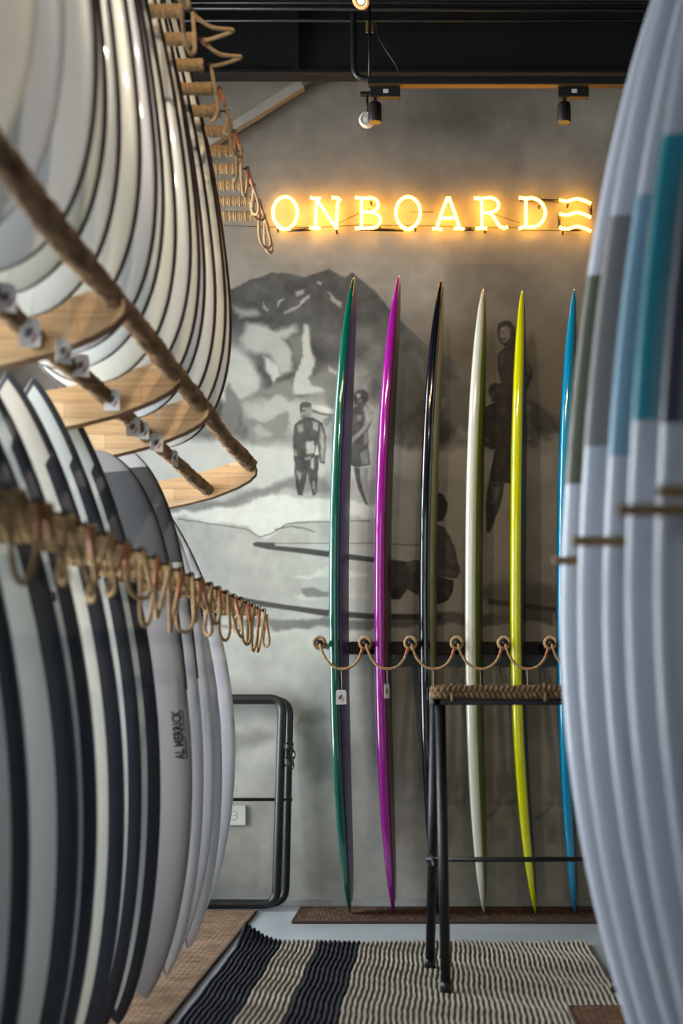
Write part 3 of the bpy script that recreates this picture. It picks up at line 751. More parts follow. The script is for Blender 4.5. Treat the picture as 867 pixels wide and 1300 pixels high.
for i in range(6):
    a_, b_ = Vector((pegx[i] + .004, -.588, -.004)), Vector((pegx[i + 1] - .010, -.588, -.022))
    path = rope_path(a_, b_, .092, skew=-.006)
    rp = mesh_obj('rope_loop', rope_tube(path, .0056), rope, rack)
    mesh_obj('rope_tip', tube(path[-2:], .0062, 8), copper, rp)
    lo = rack.location + path[7]
    tz = [(lo.z - .085), (lo.z - .060), (lo.z - .085), (lo.z - .075), (lo.z - .083)]
    if i < 5:
        labs = ['white price tag hanging from the rope in front of the green longboard', 'white price tag turned edge-on beside the magenta longboard',
                'white price tag hanging beside the black longboard behind the stool', 'white price tag hanging beside the off-white longboard behind the stool seat',
                'white price tag hanging beside the yellow longboard behind the stool seat']
        price_tag((lo.x, lo.y - .004, tz[i]), lo + Vector((0, -.004, -.007)), labs[i], 'price tags at the mural wall', rz=[0.05, 1.15, .9, .1, .3][i])

# rope barrier racks on the left: pegs along Y
PYF, PSP = 5.60, .168
PEGX, RAILX = -.678, -1.74
def side_rack(name, z, count, label, r, wl, sags, outs, near_k=99):
    o = empty(name, (RAILX, PYF, z), label, 'rack')
    Lp = PEGX - RAILX
    mesh_obj('rail', tube([(0, .12, 0), (0, -PSP * count - .1, 0)], .03, 14), mat('rail_wood', rgb(120, 92, 66), .7, var=.2, vscale=10), o)
    pm = mesh_obj('peg', lathe([(0, r * .7), (Lp - .012, r * .7)], 'x', 12), mat('rail_wood', None)); peg_me = pm.data; bpy.data.objects.remove(pm)
    wm = mesh_obj('rope_wrap', lathe(wrap_profile(Lp - wl, Lp - .006, r, .0076, .0022), 'x', 16), rope); wrap_me = wm.data; bpy.data.objects.remove(wm)
    hk = join(tube([(Lp - .012, 0, 0), (Lp + .012, 0, 0)], .0035, 8), tube([(Lp + .012 + .007 * math.cos(t * PI / 6), 0, .007 * math.sin(t * PI / 6)) for t in range(12)], .0022, 6, True))
    hm = mesh_obj('hook', hk, steel); hook_me = hm.data; bpy.data.objects.remove(hm)
    for k in range(count):
        p = inst('peg', peg_me, o, (0, -PSP * k, 0)); inst('rope_wrap', wrap_me, p, rot=(k * 1.3, 0, 0)); inst('hook', hook_me, p)
    rr = random.Random(5 if z > 2 else 9)
    for k in range(-1, count - 1):
        a_ = Vector((Lp + .015, -PSP * k - (.03 if k < 0 else 0), -.004)); b_ = Vector((Lp + .014, -PSP * (k + 1), -.006))
        if k < 0: a_ = Vector((Lp + .016, .055, -.012))
        path = rope_path(a_, b_, sags * rr.uniform(.75, 1.25), outs * rr.uniform(-.6, 1.2), n=14, skew=rr.uniform(-.02, .02))
        if z > 2 and k in (8, 9):     # cords unclipped and sticking out into the aisle
            M_ = a_.lerp(b_, .55) + Vector((.10, 0, -.012))
            path = spline([a_, a_.lerp(M_, .45) + Vector((0, 0, -.004)), M_, M_.lerp(b_, .5) + Vector((-.005, 0, -.014)), b_], 4)
        rp = mesh_obj('rope_loop', rope_tube(path, .0053), rope, o)
        q = [path[0], path[1], path[1].lerp(path[2], .4)] if k % 2 else [path[-1], path[-2], path[-2].lerp(path[-3], .4)]
        mesh_obj('rope_tip', tube(q, .0062, 8), copper, rp)
    return o
side_rack('peg_rack', P(0, 274, PYF).z, 13, 'upper rack of rope-wrapped pegs in front of the black beam', .0195, .42, .12, .02)
side_rack('peg_rack', P(0, 775, PYF).z, 21, 'lower rack of rope-wrapped pegs crossing the standing boards', .0205, .30, .135, .03)

# --- log shelf on wooden brackets
def px_xz(pts, Y): return [((u - CX) / F * Y, HC - (v - CY) / F * Y) for u, v in pts]
plate_poly = px_xz([(325, 594), (324, 602), (316, 610), (300, 619), (270, 631), (235, 640), (205, 646), (150, 654), (100, 656)], 5.60)
plate_top = px_xz([(100, 620), (150, 618), (190, 613), (230, 606), (270, 595), (300, 586), (314, 582), (321, 584)], 5.60)
poly = plate_poly + [(-1.985, plate_poly[-1][1]), (-1.985, plate_top[0][1])] + plate_top
def wood_mat():
    m = bpy.data.materials.new('butcher_block'); m.use_nodes = True; nt = m.node_tree; b = nt.nodes['Principled BSDF']
    b.inputs['Roughness'].default_value = .5
    tc = nt.nodes.new('ShaderNodeTexCoord'); mp = nt.nodes.new('ShaderNodeMapping'); mp.inputs['Rotation'].default_value = (PI / 2, math.radians(0), 0)
    mp.inputs['Scale'].default_value = (1, 1, 1)
    nt.links.new(tc.outputs['Object'], mp.inputs[0])
    br = nt.nodes.new('ShaderNodeTexBrick'); br.offset = .37; br.inputs['Scale'].default_value = 1.0
    br.inputs['Brick Width'].default_value = .34; br.inputs['Row Height'].default_value = .045; br.inputs['Mortar Size'].default_value = .0006
    br.inputs['Color1'].default_value = rgb(228, 196, 152); br.inputs['Color2'].default_value = rgb(202, 162, 116); br.inputs['Mortar'].default_value = rgb(150, 108, 70)
    nt.links.new(mp.outputs[0], br.inputs['Vector'])
    mp2 = nt.nodes.new('ShaderNodeMapping'); mp2.inputs['Scale'].default_value = (3, 8, 60); nt.links.new(tc.outputs['Object'], mp2.inputs[0])
    n = nt.nodes.new('ShaderNodeTexNoise'); n.inputs['Scale'].default_value = 2.2; n.inputs['Detail'].default_value = 6; nt.links.new(mp2.outputs[0], n.inputs['Vector'])
    mr = nt.nodes.new('ShaderNodeMapRange'); mr.inputs['From Min'].default_value = .3; mr.inputs['From Max'].default_value = .7; mr.inputs['To Min'].default_value = .78; mr.inputs['To Max'].default_value = 1.08
    nt.links.new(n.outputs['Fac'], mr.inputs['Value'])
    vm = nt.nodes.new('ShaderNodeVectorMath'); vm.operation = 'SCALE'; nt.links.new(br.outputs['Color'], vm.inputs[0]); nt.links.new(mr.outputs[0], vm.inputs['Scale'])
    nt.links.new(vm.outputs[0], b.inputs['Base Color'])
    return m
wood = wood_mat()
edge_shade_m = mat('bracket_edge_shade', rgb(122, 86, 54), .6, var=.15, vscale=20)  # brown darkened to paint underside shading along the bracket edges
PLY = [5.60, 4.42, 3.93, 3.225]
plab = ['pale wooden bracket at the far end nearest the mural', 'pale wooden bracket second from the far end with a dark knot', 'pale wooden bracket third from the far end', 'pale wooden bracket nearest the camera']
rim_path = [Vector((x, 0, z)) for x, z in plate_poly[:9]]
for y, lb in zip(PLY, plab):
    r = empty('shelf_bracket', (0, y, 0), lb, 'bracket', 'wooden shelf brackets')
    mesh_obj('plate', prism(poly, 0, .036), wood, r, False)
    V_, F_ = [], []
    for x, z in [plate_top[-2], plate_top[-1]] + plate_poly:
        for yy in (-.0008, .0368):
            V_.append((x + .0022, yy, z - .0022))
    for i in range(len(plate_poly) + 1): F_.append((2 * i, 2 * i + 1, 2 * i + 3, 2 * i + 2))
    mesh_obj('edge_shade', (V_, F_), edge_shade_m, r)
def log(a_, b_, r, label, seed):
    rr = random.Random(seed); n = 240; seg = 16; V_, F_ = [], []
    a_, b_ = Vector(a_), Vector(b_)
    for i in range(n + 1):
        t = i / n; c = a_.lerp(b_, t) + Vector((.004 * math.sin(t * 17 + seed), 0, .004 * math.sin(t * 23 + 2 * seed)))
        for k in range(seg):
            an = 2 * PI * k / seg
            q = r * (1 + .10 * math.sin(3 * an + t * 40) * math.sin(t * 60 + k) + rr.uniform(-.15, .15) + .05 * math.sin(t * 31))
            V_.append((c.x + q * math.cos(an), c.y, c.z + q * math.sin(an)))
    for i in range(n):
        for k in range(seg): F_.append((i * seg + k, i * seg + (k + 1) % seg, (i + 1) * seg + (k + 1) % seg, (i + 1) * seg + k))
    F_ += [tuple(range(seg)), tuple(n * seg + k for k in range(seg))]
    o = mesh_obj('branch_log', (V_, F_), bark, smooth=True)
    return tag(o, label, 'log', 'bark logs on the brackets')
L1, L2 = P(317, 592, 5.6), P(262, 621, 5.6)
log((L1.x, 5.598, L1.z), (L1.x, 1.3, L1.z), .0255, 'outer bark-covered log running through the bracket tips', 1)
log((L2.x, 5.598, L2.z), (L2.x, 1.3, L2.z), .0225, 'inner bark-covered log lower on the brackets, hung with price tags', 2)

# --- upper boards on the log shelf
ORD = ['first', 'second', 'third', 'fourth', 'fifth', 'sixth', 'seventh', 'eighth', 'ninth', 'tenth', 'eleventh', 'twelfth', 'thirteenth', 'fourteenth', 'fifteenth']
upper = [(5.6 - .168 * (k + 4.5), 1 if k < 13 else 0) for k in range(15)]
plug_pos = {}
for i, (y, dark) in enumerate(upper):
    xe = -.700 + .008 * math.sin(i * 1.7) + (.012 if i == 12 else 0)
    lean = math.radians(6.5); L = 2.10 + .05 * math.sin(i * 2.1)
    zmid = 2.40
    z0 = L2.z + .0225 + .012
    W = .56 + .02 * math.sin(i * 2.9); bx = xe - W / 2 + math.sin(lean) * (zmid - z0)
    sp = dict(L=L, W=W, T=.058, wp=.30, an=1.8, bn=.75, at=2.7, bt=.48, rn=.02, rt=.012)
    lab = ('white surfboard with dark rail line on the log shelf, %s from the mural' % ORD[i]) if dark else \
          ('plain white surfboard with pale rail on the log shelf, %s' % ['next to nearest', 'nearest the camera'][i - 13])
    r = empty('surfboard', (bx, y, z0), lab, 'surfboard', 'white boards on the log shelf', rot=(0, -lean, 0))
    mesh_obj('board_body', body(sp), [white, white_u, white, white_b, white_u][i % 5], r)
    if dark: mesh_obj('rail_line', band(sp, lambda s: .0085, .0010, K=6), pinline, r)
    if i in (1, 4, 9, 10, 12):
        mesh_obj('leash_plug', plug(sp, .07, .02), copper if i == 4 else steel, r)
ulog = [(8, 378, 3.0, 1.0, 0), (38, 422, 3.2, 1.05, 1), (81, 447, 3.42, .95, 1), (103, 465, 3.6, .95, 1), (142, 508, 4.0, 1.0, 1), (169, 543, 4.38, .95, 1), (181, 548, 4.48, .9, 1), (199, 563, 4.68, .95, 1), (222, 583, 5.02, .9, 1)]
UL = ['grey price tag at the left edge, hanging by the nearest part of the inner log', 'large blurred white price tag in front of the nearest bracket', 'narrow white price tag turned sideways below the nearest bracket',
      'grey shaded price tag in the gap between the two nearest brackets', 'white price tag with emblem in front of the third bracket from the far end', 'white price tag of an overlapping pair, the left one', 'white price tag of an overlapping pair, the right one',
      'grey shaded price tag right of the overlapping pair of tags', 'thin price tag turned edge-on, last toward the mural']
for i, ((u, v, Y, s_, pr), lb) in enumerate(zip(ulog, UL)):
    Y = {2: 3.19, 7: 4.39}.get(i, 287 * 5.6 / (CX - u) - .10)
    q = P(u, v - .03 * F / Y, Y)
    price_tag(q, q + Vector((.004, .03, .11)), lb, 'price tags at the log shelf', rz=[.7, .12, .75, .45, .1, .25, .2, .5, 1.2][i], sc=s_)

# --- lower boards standing on the sisal mat
lower = [  # Y, right edge px at v=930, kind, height px (nose), top style
 (5.516, 299, 'w', 1.74, 'point'), (5.18, 281, 'w', 1.72, 'point'), (5.012, 271, 'w', 1.66, 'round'), (4.676, 258, 'g', 1.76, 'round'),
 (4.34, 243, 'l', 1.69, 'round'), (4.004, 203, 'd', 1.81, 'point'), (3.836, 179, 'd', 1.80, 'point'), (3.50, 156, 'd', 1.74, 'point'),
 (3.164, 121, 'd', 1.72, 'point'), (2.996, 97, 'd', 1.68, 'point'), (2.66, 34, 'd', 1.70, 'point'), (2.324, -22, 'd', 1.70, 'point')]
LL = ['white surfboard on the sisal mat, last toward the mural, with thin dark nose lines', 'white pointed-tail surfboard on the sisal mat, second from the mural', 'plain white surfboard on the sisal mat, third from the mural',
      'white surfboard with dark grey nose panel, fourth from the mural', 'pale grey surfboard with black lettering near its rail and dark nose panel', 'navy-railed white surfboard with the tallest nose, first beside the pale grey board',
      'navy-railed white surfboard, second beside the pale grey board', 'navy-railed white surfboard with cream deck, third beside the pale grey board', 'navy-railed white surfboard with a short black mark, fourth beside the pale grey board',
      'navy-railed white surfboard, fifth beside the pale grey board', 'navy-railed white surfboard with a wide pale deck at the left edge', 'navy-railed surfboard cut off by the left edge of the picture']
for i, (y, ue, kind, h, top) in enumerate(lower):
    zmid = .80
    xe = (ue - CX) / F * y
    lean = math.radians(5.6); bx = -.885
    if i == 0: bx = -.95
    if i == 1: bx = P(237, 0, 5.18).x
    if i == 2: bx = P(217, 0, 5.0).x
    xc = bx - math.tan(lean) * zmid
    W = 2 * (xe - xc)
    if not .40 <= W <= .54:
        W = max(.40, min(.54, W)); bx = xe - W / 2 + math.tan(lean) * zmid
    tp = dict(point=(2.0, .78), round=(3.4, .50))[top]
    sp = dict(L=h, W=W, T=.056, wp=.50, an=tp[0], bn=tp[1], at=1.9, bt=.72, rn=.02, rt=.02)
    r = empty('surfboard', (bx, y, .014), LL[i], 'surfboard', 'boards standing on the sisal mat', rot=(0, -lean, 0))
    bmx = {'w': white_b, 'g': white_b, 'l': lilac, 'd': cream if i == 7 else white_r}[kind]
    mesh_obj('board_body', body(sp), bmx, r)
    if kind == 'd':
        wd = [.033, .033, .036, .028, .042, .030, .034][i - 5]
        mesh_obj('rail_band', band(sp, lambda s, wd=wd: (.017 if s > .86 else wd), .0010, K=10, ns=90), navy, r)
    if kind in 'gl':
        mesh_obj('nose_panel', panel(sp, .77, .955), greyp, r)
        mesh_obj('rail_line', band(sp, lambda s: .004, .0018, .55, .985, K=6), pinline, r)
    if i in (0, 1):
        mesh_obj('rail_line', band(sp, lambda s: .004, .0014, .70, .99, K=6), pinline, r)
    if kind in 'wg': mesh_obj('stringer', stringer(sp, .004, .55, .0022), redline, r)
    if kind == 'l' or i in (5, 6, 8):
        txts = [('AL MERRICK', .152, .030, .036, .47)] if kind == 'l' else []
        if i == 8: txts = [('LF', .030, .030, .046, .665)]
        if i in (5, 6): txts = [('B', .014, .016, .046, .69)]
        for (tx, ln, hh, inset, sc_) in txts:
            cu = bpy.data.curves.new('lettering', 'FONT'); cu.body = tx; cu.size = 1.0; cu.align_x = 'CENTER'; cu.align_y = 'CENTER'; cu.offset = .042; cu.space_character = 1.02; cu.resolution_u = 2
            to = bpy.data.objects.new('lettering', cu); COL.objects.link(to)
            bpy.context.view_layer.update()
            tm = bpy.data.meshes.new_from_object(to.evaluated_get(bpy.context.evaluated_depsgraph_get()))
            bpy.data.objects.remove(to)
            cs = np.array([v.co[:] for v in tm.vertices]); mn, mxx = cs.min(0), cs.max(0); cc = (mn + mxx) / 2; ex = mxx - mn
            s0 = sc_; xs_ = outline(sp, s0) - inset
            vs = []
            for p in cs:
                a_ = (p[0] - cc[0]) / ex[0] * ln; b_ = (p[1] - cc[1]) / ex[1] * hh
                s_ = s0 + a_ / sp['L']; x_ = xs_ - b_
                vs.append((x_, face_y(sp, s_, x_) - .0012, s_ * sp['L']))
            fs = [tuple(q.vertices) for q in tm.polygons]
            if kind == 'l':
                for (a0, a1) in ((-.072, -.005), (.01, .074)):
                    n0 = len(vs)
                    for (aa, bb) in ((a0, -.0175), (a1, -.0175), (a1, -.0205), (a0, -.0205)):
                        s_ = s0 + aa / sp['L']; x_ = xs_ - bb; vs.append((x_, face_y(sp, s_, x_) - .0012, s_ * sp['L']))
                    fs.append((n0, n0 + 1, n0 + 2, n0 + 3))
            lo_ = mesh_obj('lettering', (vs, fs), letter_ink, r, False)
            bpy.data.meshes.remove(tm)

# --- foreground boards on the right
right = [(2.85, 712, rgb(84, 88, 74), 1.3525, 1.771, 'olive'), (2.62, 734, rgb(122, 122, 122), 1.388, 1.813, 'grey'), (2.50, 766, rgb(112, 152, 176), 1.35, 1.81, 'light blue'), (2.19, 795, rgb(30, 132, 150), 1.353, 1.793, 'teal'), (2.08, 832, rgb(48, 52, 66), 1.328, 1.75, 'dark slate')]
rw = mat('board_white_blue', rgb(182, 188, 200), .35, coat=.2, var=.02, vscale=3)
for i, (y, ue, c, z0, z1, nm) in enumerate(right):
    xe = (ue - CX) / F * y; L = 2.62; W = .56; lean = math.radians(2.6)
    bx = xe + W / 2 - math.tan(lean) * 1.17
    sp = dict(L=L, W=W, T=.07, wp=.45, an=2.2, bn=.72, at=2.0, bt=1.0, rn=.03, rt=.02)
    r = empty('longboard', (bx, y, .034), 'blurred white longboard with %s colour panel in the right foreground' % nm, 'surfboard', 'foreground longboards on the right', rot=(0, lean, 0))
    mesh_obj('board_body', body(sp, 60, 32), rw, r)
    mesh_obj('colour_panel', panel(sp, (z0 - .03) / L, (z1 - .03) / L, .0012, 24, 32), mat('panel_' + nm, c, .4, coat=.15), r)
rk = empty('peg_rack', (1.15, 3.0, 1.205), 'rack of thin rope-wrapped pegs between the blurred foreground longboards', 'rack')
mesh_obj('rail', tube([(0, .15, 0), (0, -1.8, 0)], .028, 12), MATS['rail_wood'], rk)
for yy in (.08, -1.7): mesh_obj('post', tube([(0.06, yy, -1.205), (0.06, yy, .9)], .03, 12), black, rk)
wm = mesh_obj('rope_wrap', lathe(wrap_profile(-.93, -.30, .0095, .0075, .0018), 'x', 12), rope); wme = wm.data; bpy.data.objects.remove(wm)
pm = mesh_obj('peg', lathe([(-.925, .006), (0, .006)], 'x', 10), MATS['rail_wood']); pme = pm.data; bpy.data.objects.remove(pm)
for yy, ut_ in ((2.735, 705), (2.385, 730), (1.98, 788), (1.80, 840)):
    xt = P(ut_, 0, yy).x
    p = inst('peg', pme, rk, (xt - 1.15 + .925, yy - 3.0, 0)); inst('rope_wrap', wme, p)

# ------------------------------------------------------------------ mats and rug
def weave(name, c1, c2, sx, sy):
    m = bpy.data.materials.new(name); m.use_nodes = True; nt = m.node_tree; b = nt.nodes['Principled BSDF']; b.inputs['Roughness'].default_value = .95; b.inputs['Specular IOR Level'].default_value = .1
    tc = nt.nodes.new('ShaderNodeTexCoord')
    br = nt.nodes.new('ShaderNodeTexBrick'); br.offset = .5; br.inputs['Scale'].default_value = 1; br.inputs['Brick Width'].default_value = sx; br.inputs['Row Height'].default_value = sy; br.inputs['Mortar Size'].default_value = min(sx, sy) * .14; br.inputs['Mortar Smooth'].default_value = .8
    br.inputs['Color1'].default_value = c1; br.inputs['Color2'].default_value = c2; br.inputs['Mortar'].default_value = tuple(x * .35 for x in c2[:3]) + (1,)
    nt.links.new(tc.outputs['Object'], br.inputs['Vector'])
    n = nt.nodes.new('ShaderNodeTexNoise'); n.inputs['Scale'].default_value = 6; n.inputs['Detail'].default_value = 6; nt.links.new(tc.outputs['Object'], n.inputs['Vector'])
    mr = nt.nodes.new('ShaderNodeMapRange'); mr.inputs['From Min'].default_value = .3; mr.inputs['From Max'].default_value = .7; mr.inputs['To Min'].default_value = .8; mr.inputs['To Max'].default_value = 1.15
    nt.links.new(n.outputs['Fac'], mr.inputs['Value'])
    vm = nt.nodes.new('ShaderNodeVectorMath'); vm.operation = 'SCALE'; nt.links.new(br.outputs['Color'], vm.inputs[0]); nt.links.new(mr.outputs[0], vm.inputs['Scale']); nt.links.new(vm.outputs[0], b.inputs['Base Color'])
    bp = nt.nodes.new('ShaderNodeBump'); bp.inputs['Strength'].default_value = .9; bp.inputs['Distance'].default_value = .006; bp.invert = True
    nt.links.new(br.outputs['Fac'], bp.inputs['Height']); nt.links.new(bp.outputs[0], b.inputs['Normal'])
    return m
binding = mat('mat_binding', rgb(66, 50, 40), .9)
def floor_mat_obj(x0, x1, y0, y1, z, h, m, label):
    o = empty('sisal_mat', ((x0 + x1) / 2, (y0 + y1) / 2, z), label, 'mat')
    a_, b_ = (x1 - x0) / 2, (y1 - y0) / 2
    mesh_obj('weave', rbox(-a_, a_, -b_, b_, 0, h, .002), m, o, False)
    mesh_obj('binding', join(rbox(a_ - .002, a_ + .006, -b_, b_, 0, h + .0015, .001), rbox(-a_ - .006, -a_ + .002, -b_, b_, 0, h + .0015, .001), rbox(-a_, a_, -b_ - .006, -b_ + .002, 0, h + .0015, .001), rbox(-a_, a_, b_ - .002, b_ + .006, 0, h + .0015, .001)), binding, o, False)
    return o
floor_mat_obj(-1.75, -.768, 1.6, 6.155, 0, .011, weave('sisal_tan', rgb(164, 138, 114), rgb(132, 108, 86), .042, .019), 'tan sisal mat under the standing boards on the left')
floor_mat_obj(P(372, 0, 5.87).x, 1.15, 5.86, 6.25, 0, .010, weave('sisal_brown', rgb(112, 90, 74), rgb(84, 66, 54), .016, .06), 'narrow dark brown mat under the coloured longboards')
floor_mat_obj(.40, 1.12, 1.0, 4.17, .022, .011, weave('sisal_red', rgb(132, 98, 78), rgb(104, 76, 60), .042, .019), 'brown mat corner lying on the rug at the lower right')

# striped braided rug
RX0, RX1, RY0, RY1 = -.728, .575, 3.45, 5.36
rug = empty('striped_rug', ((RX0 + RX1) / 2, (RY0 + RY1) / 2, 0), 'chunky braided rug with two navy stripes and a lifted corner', 'rug')
stripes = [(-.728, -.568, 'navy'), (-.568, -.428, 'tan'), (-.428, -.273, 'navy'), (-.273, .575, 'tan')]
def rug_band(x0, x1, m):
    pitch = .0170; kn = .019
    n = max(1, round((x1 - x0) / pitch)); pitch = (x1 - x0) / n
    nxr, nyr = n * 8, int((RY1 - RY0) / .0035)
    gx = np.linspace(x0, x1, nxr + 1); gy = np.linspace(RY0, RY1, nyr + 1)
    GX, GY = np.meshgrid(gx, gy)
    wob = .0030 * np.sin(GY * 2 * PI / .47 + GX * 9) + .0012 * np.sin(GY * 2 * PI / .13 + GX * 41)
    t = (GX - x0) / pitch
    idx = np.clip(np.floor(t - 1e-6), 0, n - 1); f = np.clip(t - idx, 0, 1)
    ph = GY / kn + 7.3 * np.sin(idx * 12.9898 + 1.3) + .35 * np.sin(GY * 31 + idx * 1.9)
    h = np.abs(np.sin(PI * f)) ** 1.0 * (.70 + .30 * np.abs(np.sin(PI * (ph + .9 * (f - .5)))) ** .7)
    z = .006 + .0155 * h
    # braid sides wander
    X2 = GX + wob * np.clip(np.minimum(GX - RX0, RX1 - GX) / .02, 0, 1)
    X2 = X2 + .0012 * np.sin(PI * 2 * ph)
    Y2 = GY.copy()
    # lifted far-left corner
    dd_ = np.hypot((GX - RX0) / .16, (RY1 - GY) / .20); lift = np.clip(1 - dd_, 0, 1) ** 1.6
    z = z + .085 * lift; Y2 -= .03 * lift; X2 += .02 * lift
    # gentle unevenness of the far edge
    z = z + .003 * np.sin(GX * 11 + 1) * np.clip(1 - (RY1 - GY) / .3, 0, 1)
    c = np.stack([X2 - rug.location.x, Y2 - rug.location.y, z], -1).reshape(-1, 3)
    me = bpy.data.meshes.new('rug_stripe')
    me.vertices.add(len(c)); me.vertices.foreach_set('co', c.ravel())
    ii, jj = np.meshgrid(np.arange(nyr), np.arange(nxr), indexing='ij'); a_ = (ii * (nxr + 1) + jj).ravel()
    q = np.stack([a_, a_ + 1, a_ + nxr + 2, a_ + nxr + 1], -1); nq = len(q)
    me.loops.add(nq * 4); me.loops.foreach_set('vertex_index', q.ravel()); me.polygons.add(nq)
    me.polygons.foreach_set('loop_start', np.arange(0, nq * 4, 4)); me.polygons.foreach_set('loop_total', np.full(nq, 4)); me.polygons.foreach_set('use_smooth', np.ones(nq, bool))
    me.update(calc_edges=True); me.materials.append(m)
    o = bpy.data.objects.new('rug_stripe', me); COL.objects.link(o); o.parent = rug
    return o
rug_navy = mat('rug_navy', rgb(56, 58, 64), .95, var=.25, vscale=60, bump=.5, bscale=220, spec=.1)
rug_tan = mat('rug_tan', rgb(150, 144, 132), .95, var=.22, vscale=60, bump=.5, bscale=220, spec=.1)
for x0, x1, c in stripes: 
    o = rug_band(x0, x1, rug_navy if c == 'navy' else rug_tan)
    o['label'] = 'navy braided stripe' if c == 'navy' else 'beige braided stripe'
mesh_obj('backing', box(RX0 - rug.location.x + .18, RX1 - rug.location.x, RY0 - rug.location.y, RY1 - rug.location.y - .01, .001, .006), rug_tan, rug, False)

# ------------------------------------------------------------------ stool
sx0, sx1, sy0, sy1, sz0, sz1 = P(544, 0, 4.44).x, .63, 4.45, 4.84, .928, .978
stool = empty('bar_stool', ((sx0 + sx1) / 2, (sy0 + sy1) / 2, 0), 'black metal bar stool with a woven rope seat', 'stool')
so = stool.location
def S(x, y, z): return Vector((x - so.x, y - so.y, z))
wick = mat('wicker', rgb(122, 98, 72), .85, var=.3, vscale=50, bump=.5, bscale=160, spec=.2)
seat = mesh_obj('seat', rbox(sx0 + .02 - so.x, sx1 - .02 - so.x, sy0 + .02 - so.y, sy1 - .02 - so.y, .936, .966, .006), wick, stool, False)
# braided rim: three strands plaited around the seat edge
zc = (sz0 + sz1) / 2
ring = fillet([S((sx0 + sx1) / 2, sy0 + .022, zc), S(sx1 - .02, sy0 + .022, zc), S(sx1 - .02, sy1 - .022, zc), S(sx0 + .02, sy1 - .022, zc), S(sx0 + .02, sy0 + .022, zc), S((sx0 + sx1) / 2, sy0 + .022, zc)], .035, 8)
dense = []
for i in range(len(ring) - 1):
    n_ = max(1, int((ring[i + 1] - ring[i]).length / .004))
    for k in range(n_): dense.append(ring[i].lerp(ring[i + 1], k / n_))
for j in range(3):
    pts = []; L = 0
    for i, q in enumerate(dense):
        if i: L += (q - dense[i - 1]).length
        tg = (dense[(i + 1) % len(dense)] - dense[i - 1]).normalized(); nrm = Vector((tg.y, -tg.x, 0))
        a_ = L * 2 * PI / .05 + j * 2 * PI / 3
        pts.append(q + Vector((0, 0, .0135 * math.sin(a_))) + nrm * (.008 * math.sin(2 * a_)))
    mesh_obj('rim_strand', tube(pts, .0092, 8, True), wick, stool)
for k in range(7):   # rope binding over the seat top
    yy = sy0 + .07 + k * .042
    mesh_obj('seat_strand', tube([S(sx0 + .03 + t * (sx1 - sx0 - .06) / 24, yy, .966 + .004 * math.sin(t * PI / 2 + k * PI)) for t in range(25)], .008, 8), wick, stool)
for u in (572, 690):
    q = P(u, 0, 4.46).x
    mesh_obj('binding_band', tube([S(q + .006, sy0 - .001 + (.028 * (1 - math.cos(t * PI / 8)) * .5), zc + .027 * math.sin(t * PI / 8 - PI / 2 + PI * 0)) for t in range(9)], .006, 8), wick, stool)
bx = join(rbox(sx0 + .015 - so.x, sx1 - .015 - so.x, sy0 + .05 - so.y, sy0 + .075 - so.y, .912, .932, .003), rbox(sx0 + .015 - so.x, sx1 - .015 - so.x, sy1 - .075 - so.y, sy1 - .05 - so.y, .912, .932, .003),
          rbox(sx0 + .012 - so.x, sx0 + .04 - so.x, sy0 + .05 - so.y, sy1 - .05 - so.y, .912, .932, .003), rbox(sx1 - .04 - so.x, sx1 - .012 - so.x, sy0 + .05 - so.y, sy1 - .05 - so.y, .912, .932, .003))
mesh_obj('seat_frame', bx, black, stool, False)
ff, rf = P(566, 0, 4.42).x, P(546, 0, 4.83).x
for (tx, ty, bx_, by_) in ((.022, 4.545, ff, 4.425), (.006, 4.70, rf, 4.825), (.588, 4.545, .572, 4.425), (.602, 4.70, .62, 4.825)):
    z_top = .915
    lg = mesh_obj('leg', tube([S(bx_, by_, .028), S(bx_ + (tx - bx_) * .5, by_ + (ty - by_) * .5, .47), S(tx, ty, z_top)], [.0165, .0165, .0175], 14), black, stool)
    mesh_obj('foot', lathe([(0.020, .016), (.021, .0185), (.05, .0185), (.052, .0165)], 'z', 14), dblk, lg).location = S(bx_, by_, 0)
zr = P(0, 1092, 4.64).z
mesh_obj('stretcher', tube([S(P(541, 0, 4.66).x, 4.66, zr), S(.625, 4.66, zr)], .0085, 10), black, stool)
mesh_obj('stretcher', tube([S(.005, 4.50, zr), S(-.004, 4.76, zr)], .008, 10), black, stool)
mesh_obj('stretcher', tube([S(.580, 4.50, zr), S(.610, 4.76, zr)], .008, 10), black, stool)

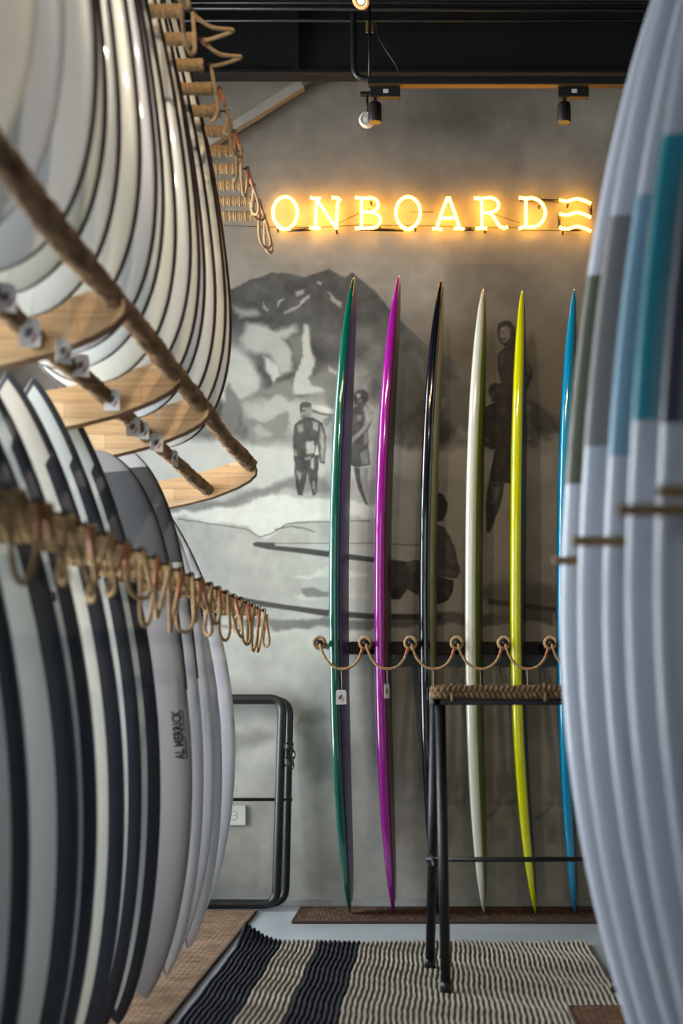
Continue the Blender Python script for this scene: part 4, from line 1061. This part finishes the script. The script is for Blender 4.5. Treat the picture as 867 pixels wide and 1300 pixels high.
# ------------------------------------------------------------------ folded black frame, chain, outlet
fr_ = empty('folded_frame', (-.95, 6.26, 0), 'black tubular folding frame with chain leaning on the mural wall', 'frame')
fo = fr_.location
def frame_tube(pts, Y, rad):
    return [P(u, v, Y) - fo for u, v in pts]
fl = -1.32
def rr_frame(xr_t, xr_b, zt, zb_, yt, yb, rad):
    c = [Vector((fl, (yt + yb) / 2, (zt + zb_) / 2)), Vector((fl, yt, zt)), Vector((xr_t, yt, zt)), Vector((xr_b, yb, zb_)), Vector((fl, yb, zb_)), Vector((fl, (yt + yb) / 2, (zt + zb_) / 2))]
    return [q - fo for q in fillet(c, rad, 8)]
A = rr_frame(P(358, 0, 6.25).x, P(351, 0, 6.22).x, P(0, 887, 6.27).z, .028, 6.27, 6.20, .06)
mesh_obj('tube_frame', tube(A[:-1], .020, 14, True), black, fr_)
Bf = rr_frame(P(367, 0, 6.3).x, P(361, 0, 6.24).x, P(0, 889, 6.31).z, .0235, 6.322, 6.27, .07)
mesh_obj('tube_frame', tube(Bf[:-1], .0185, 14, True), black, fr_)
mesh_obj('cross_rod', tube([P(371, 1015, 6.285) - fo, Vector((fl, 6.285, P(0, 1015, 6.285).z)) - fo], .0075, 10), black, fr_)
ch = empty('chain', P(367, 940, 6.23), 'small dark chain hanging on the folded black frame', 'chain')
co_ = ch.location
cpath = [(366, 941), (371, 946), (372, 954), (372, 962), (371.5, 970), (368, 977), (364, 972), (364, 962), (363.5, 952), (364, 944)]
for i, (u, v) in enumerate(cpath):
    nxt = cpath[(i + 1) % len(cpath)]
    a_ = P(u, v, 6.222) - co_; b_ = P(nxt[0], nxt[1], 6.222) - co_
    d = (b_ - a_).normalized(); L = (b_ - a_).length * .62; mid_ = (a_ + b_) / 2
    sd_ = d.cross(Vector((0, 1, 0))).normalized() if i % 2 == 0 else Vector((0, 1, 0))
    pts = [mid_ + d * L * math.cos(t * PI / 8) + sd_ * .0095 * math.sin(t * PI / 8) for t in range(16)]
    mesh_obj('chain_link', tube(pts, .0028, 6, True), steel, ch)
ol = empty('wall_socket', P(300, 1035, WALL_Y - .002), 'white square power socket low on the mural wall', 'socket')
mesh_obj('plate', rbox(-.044, .044, -.012, .003, -.044, .044, .003), plastic, ol, False)
sk = mesh_obj('socket_ring', tube([(-.012 + .019 * math.cos(t * PI / 12), -.012, .019 * math.sin(t * PI / 12)) for t in range(24)], .0016, 6, True), mat('socket_grey', rgb(150, 152, 150), .5), ol)  # ring in a plain grey, darker than the plate
for dx in (-.02, -.004): mesh_obj('socket_hole', offset(lathe([(-.0135, .0026), (-.011, .0026)], 'y', 10), (dx, 0, 0)), letter_ink, sk)
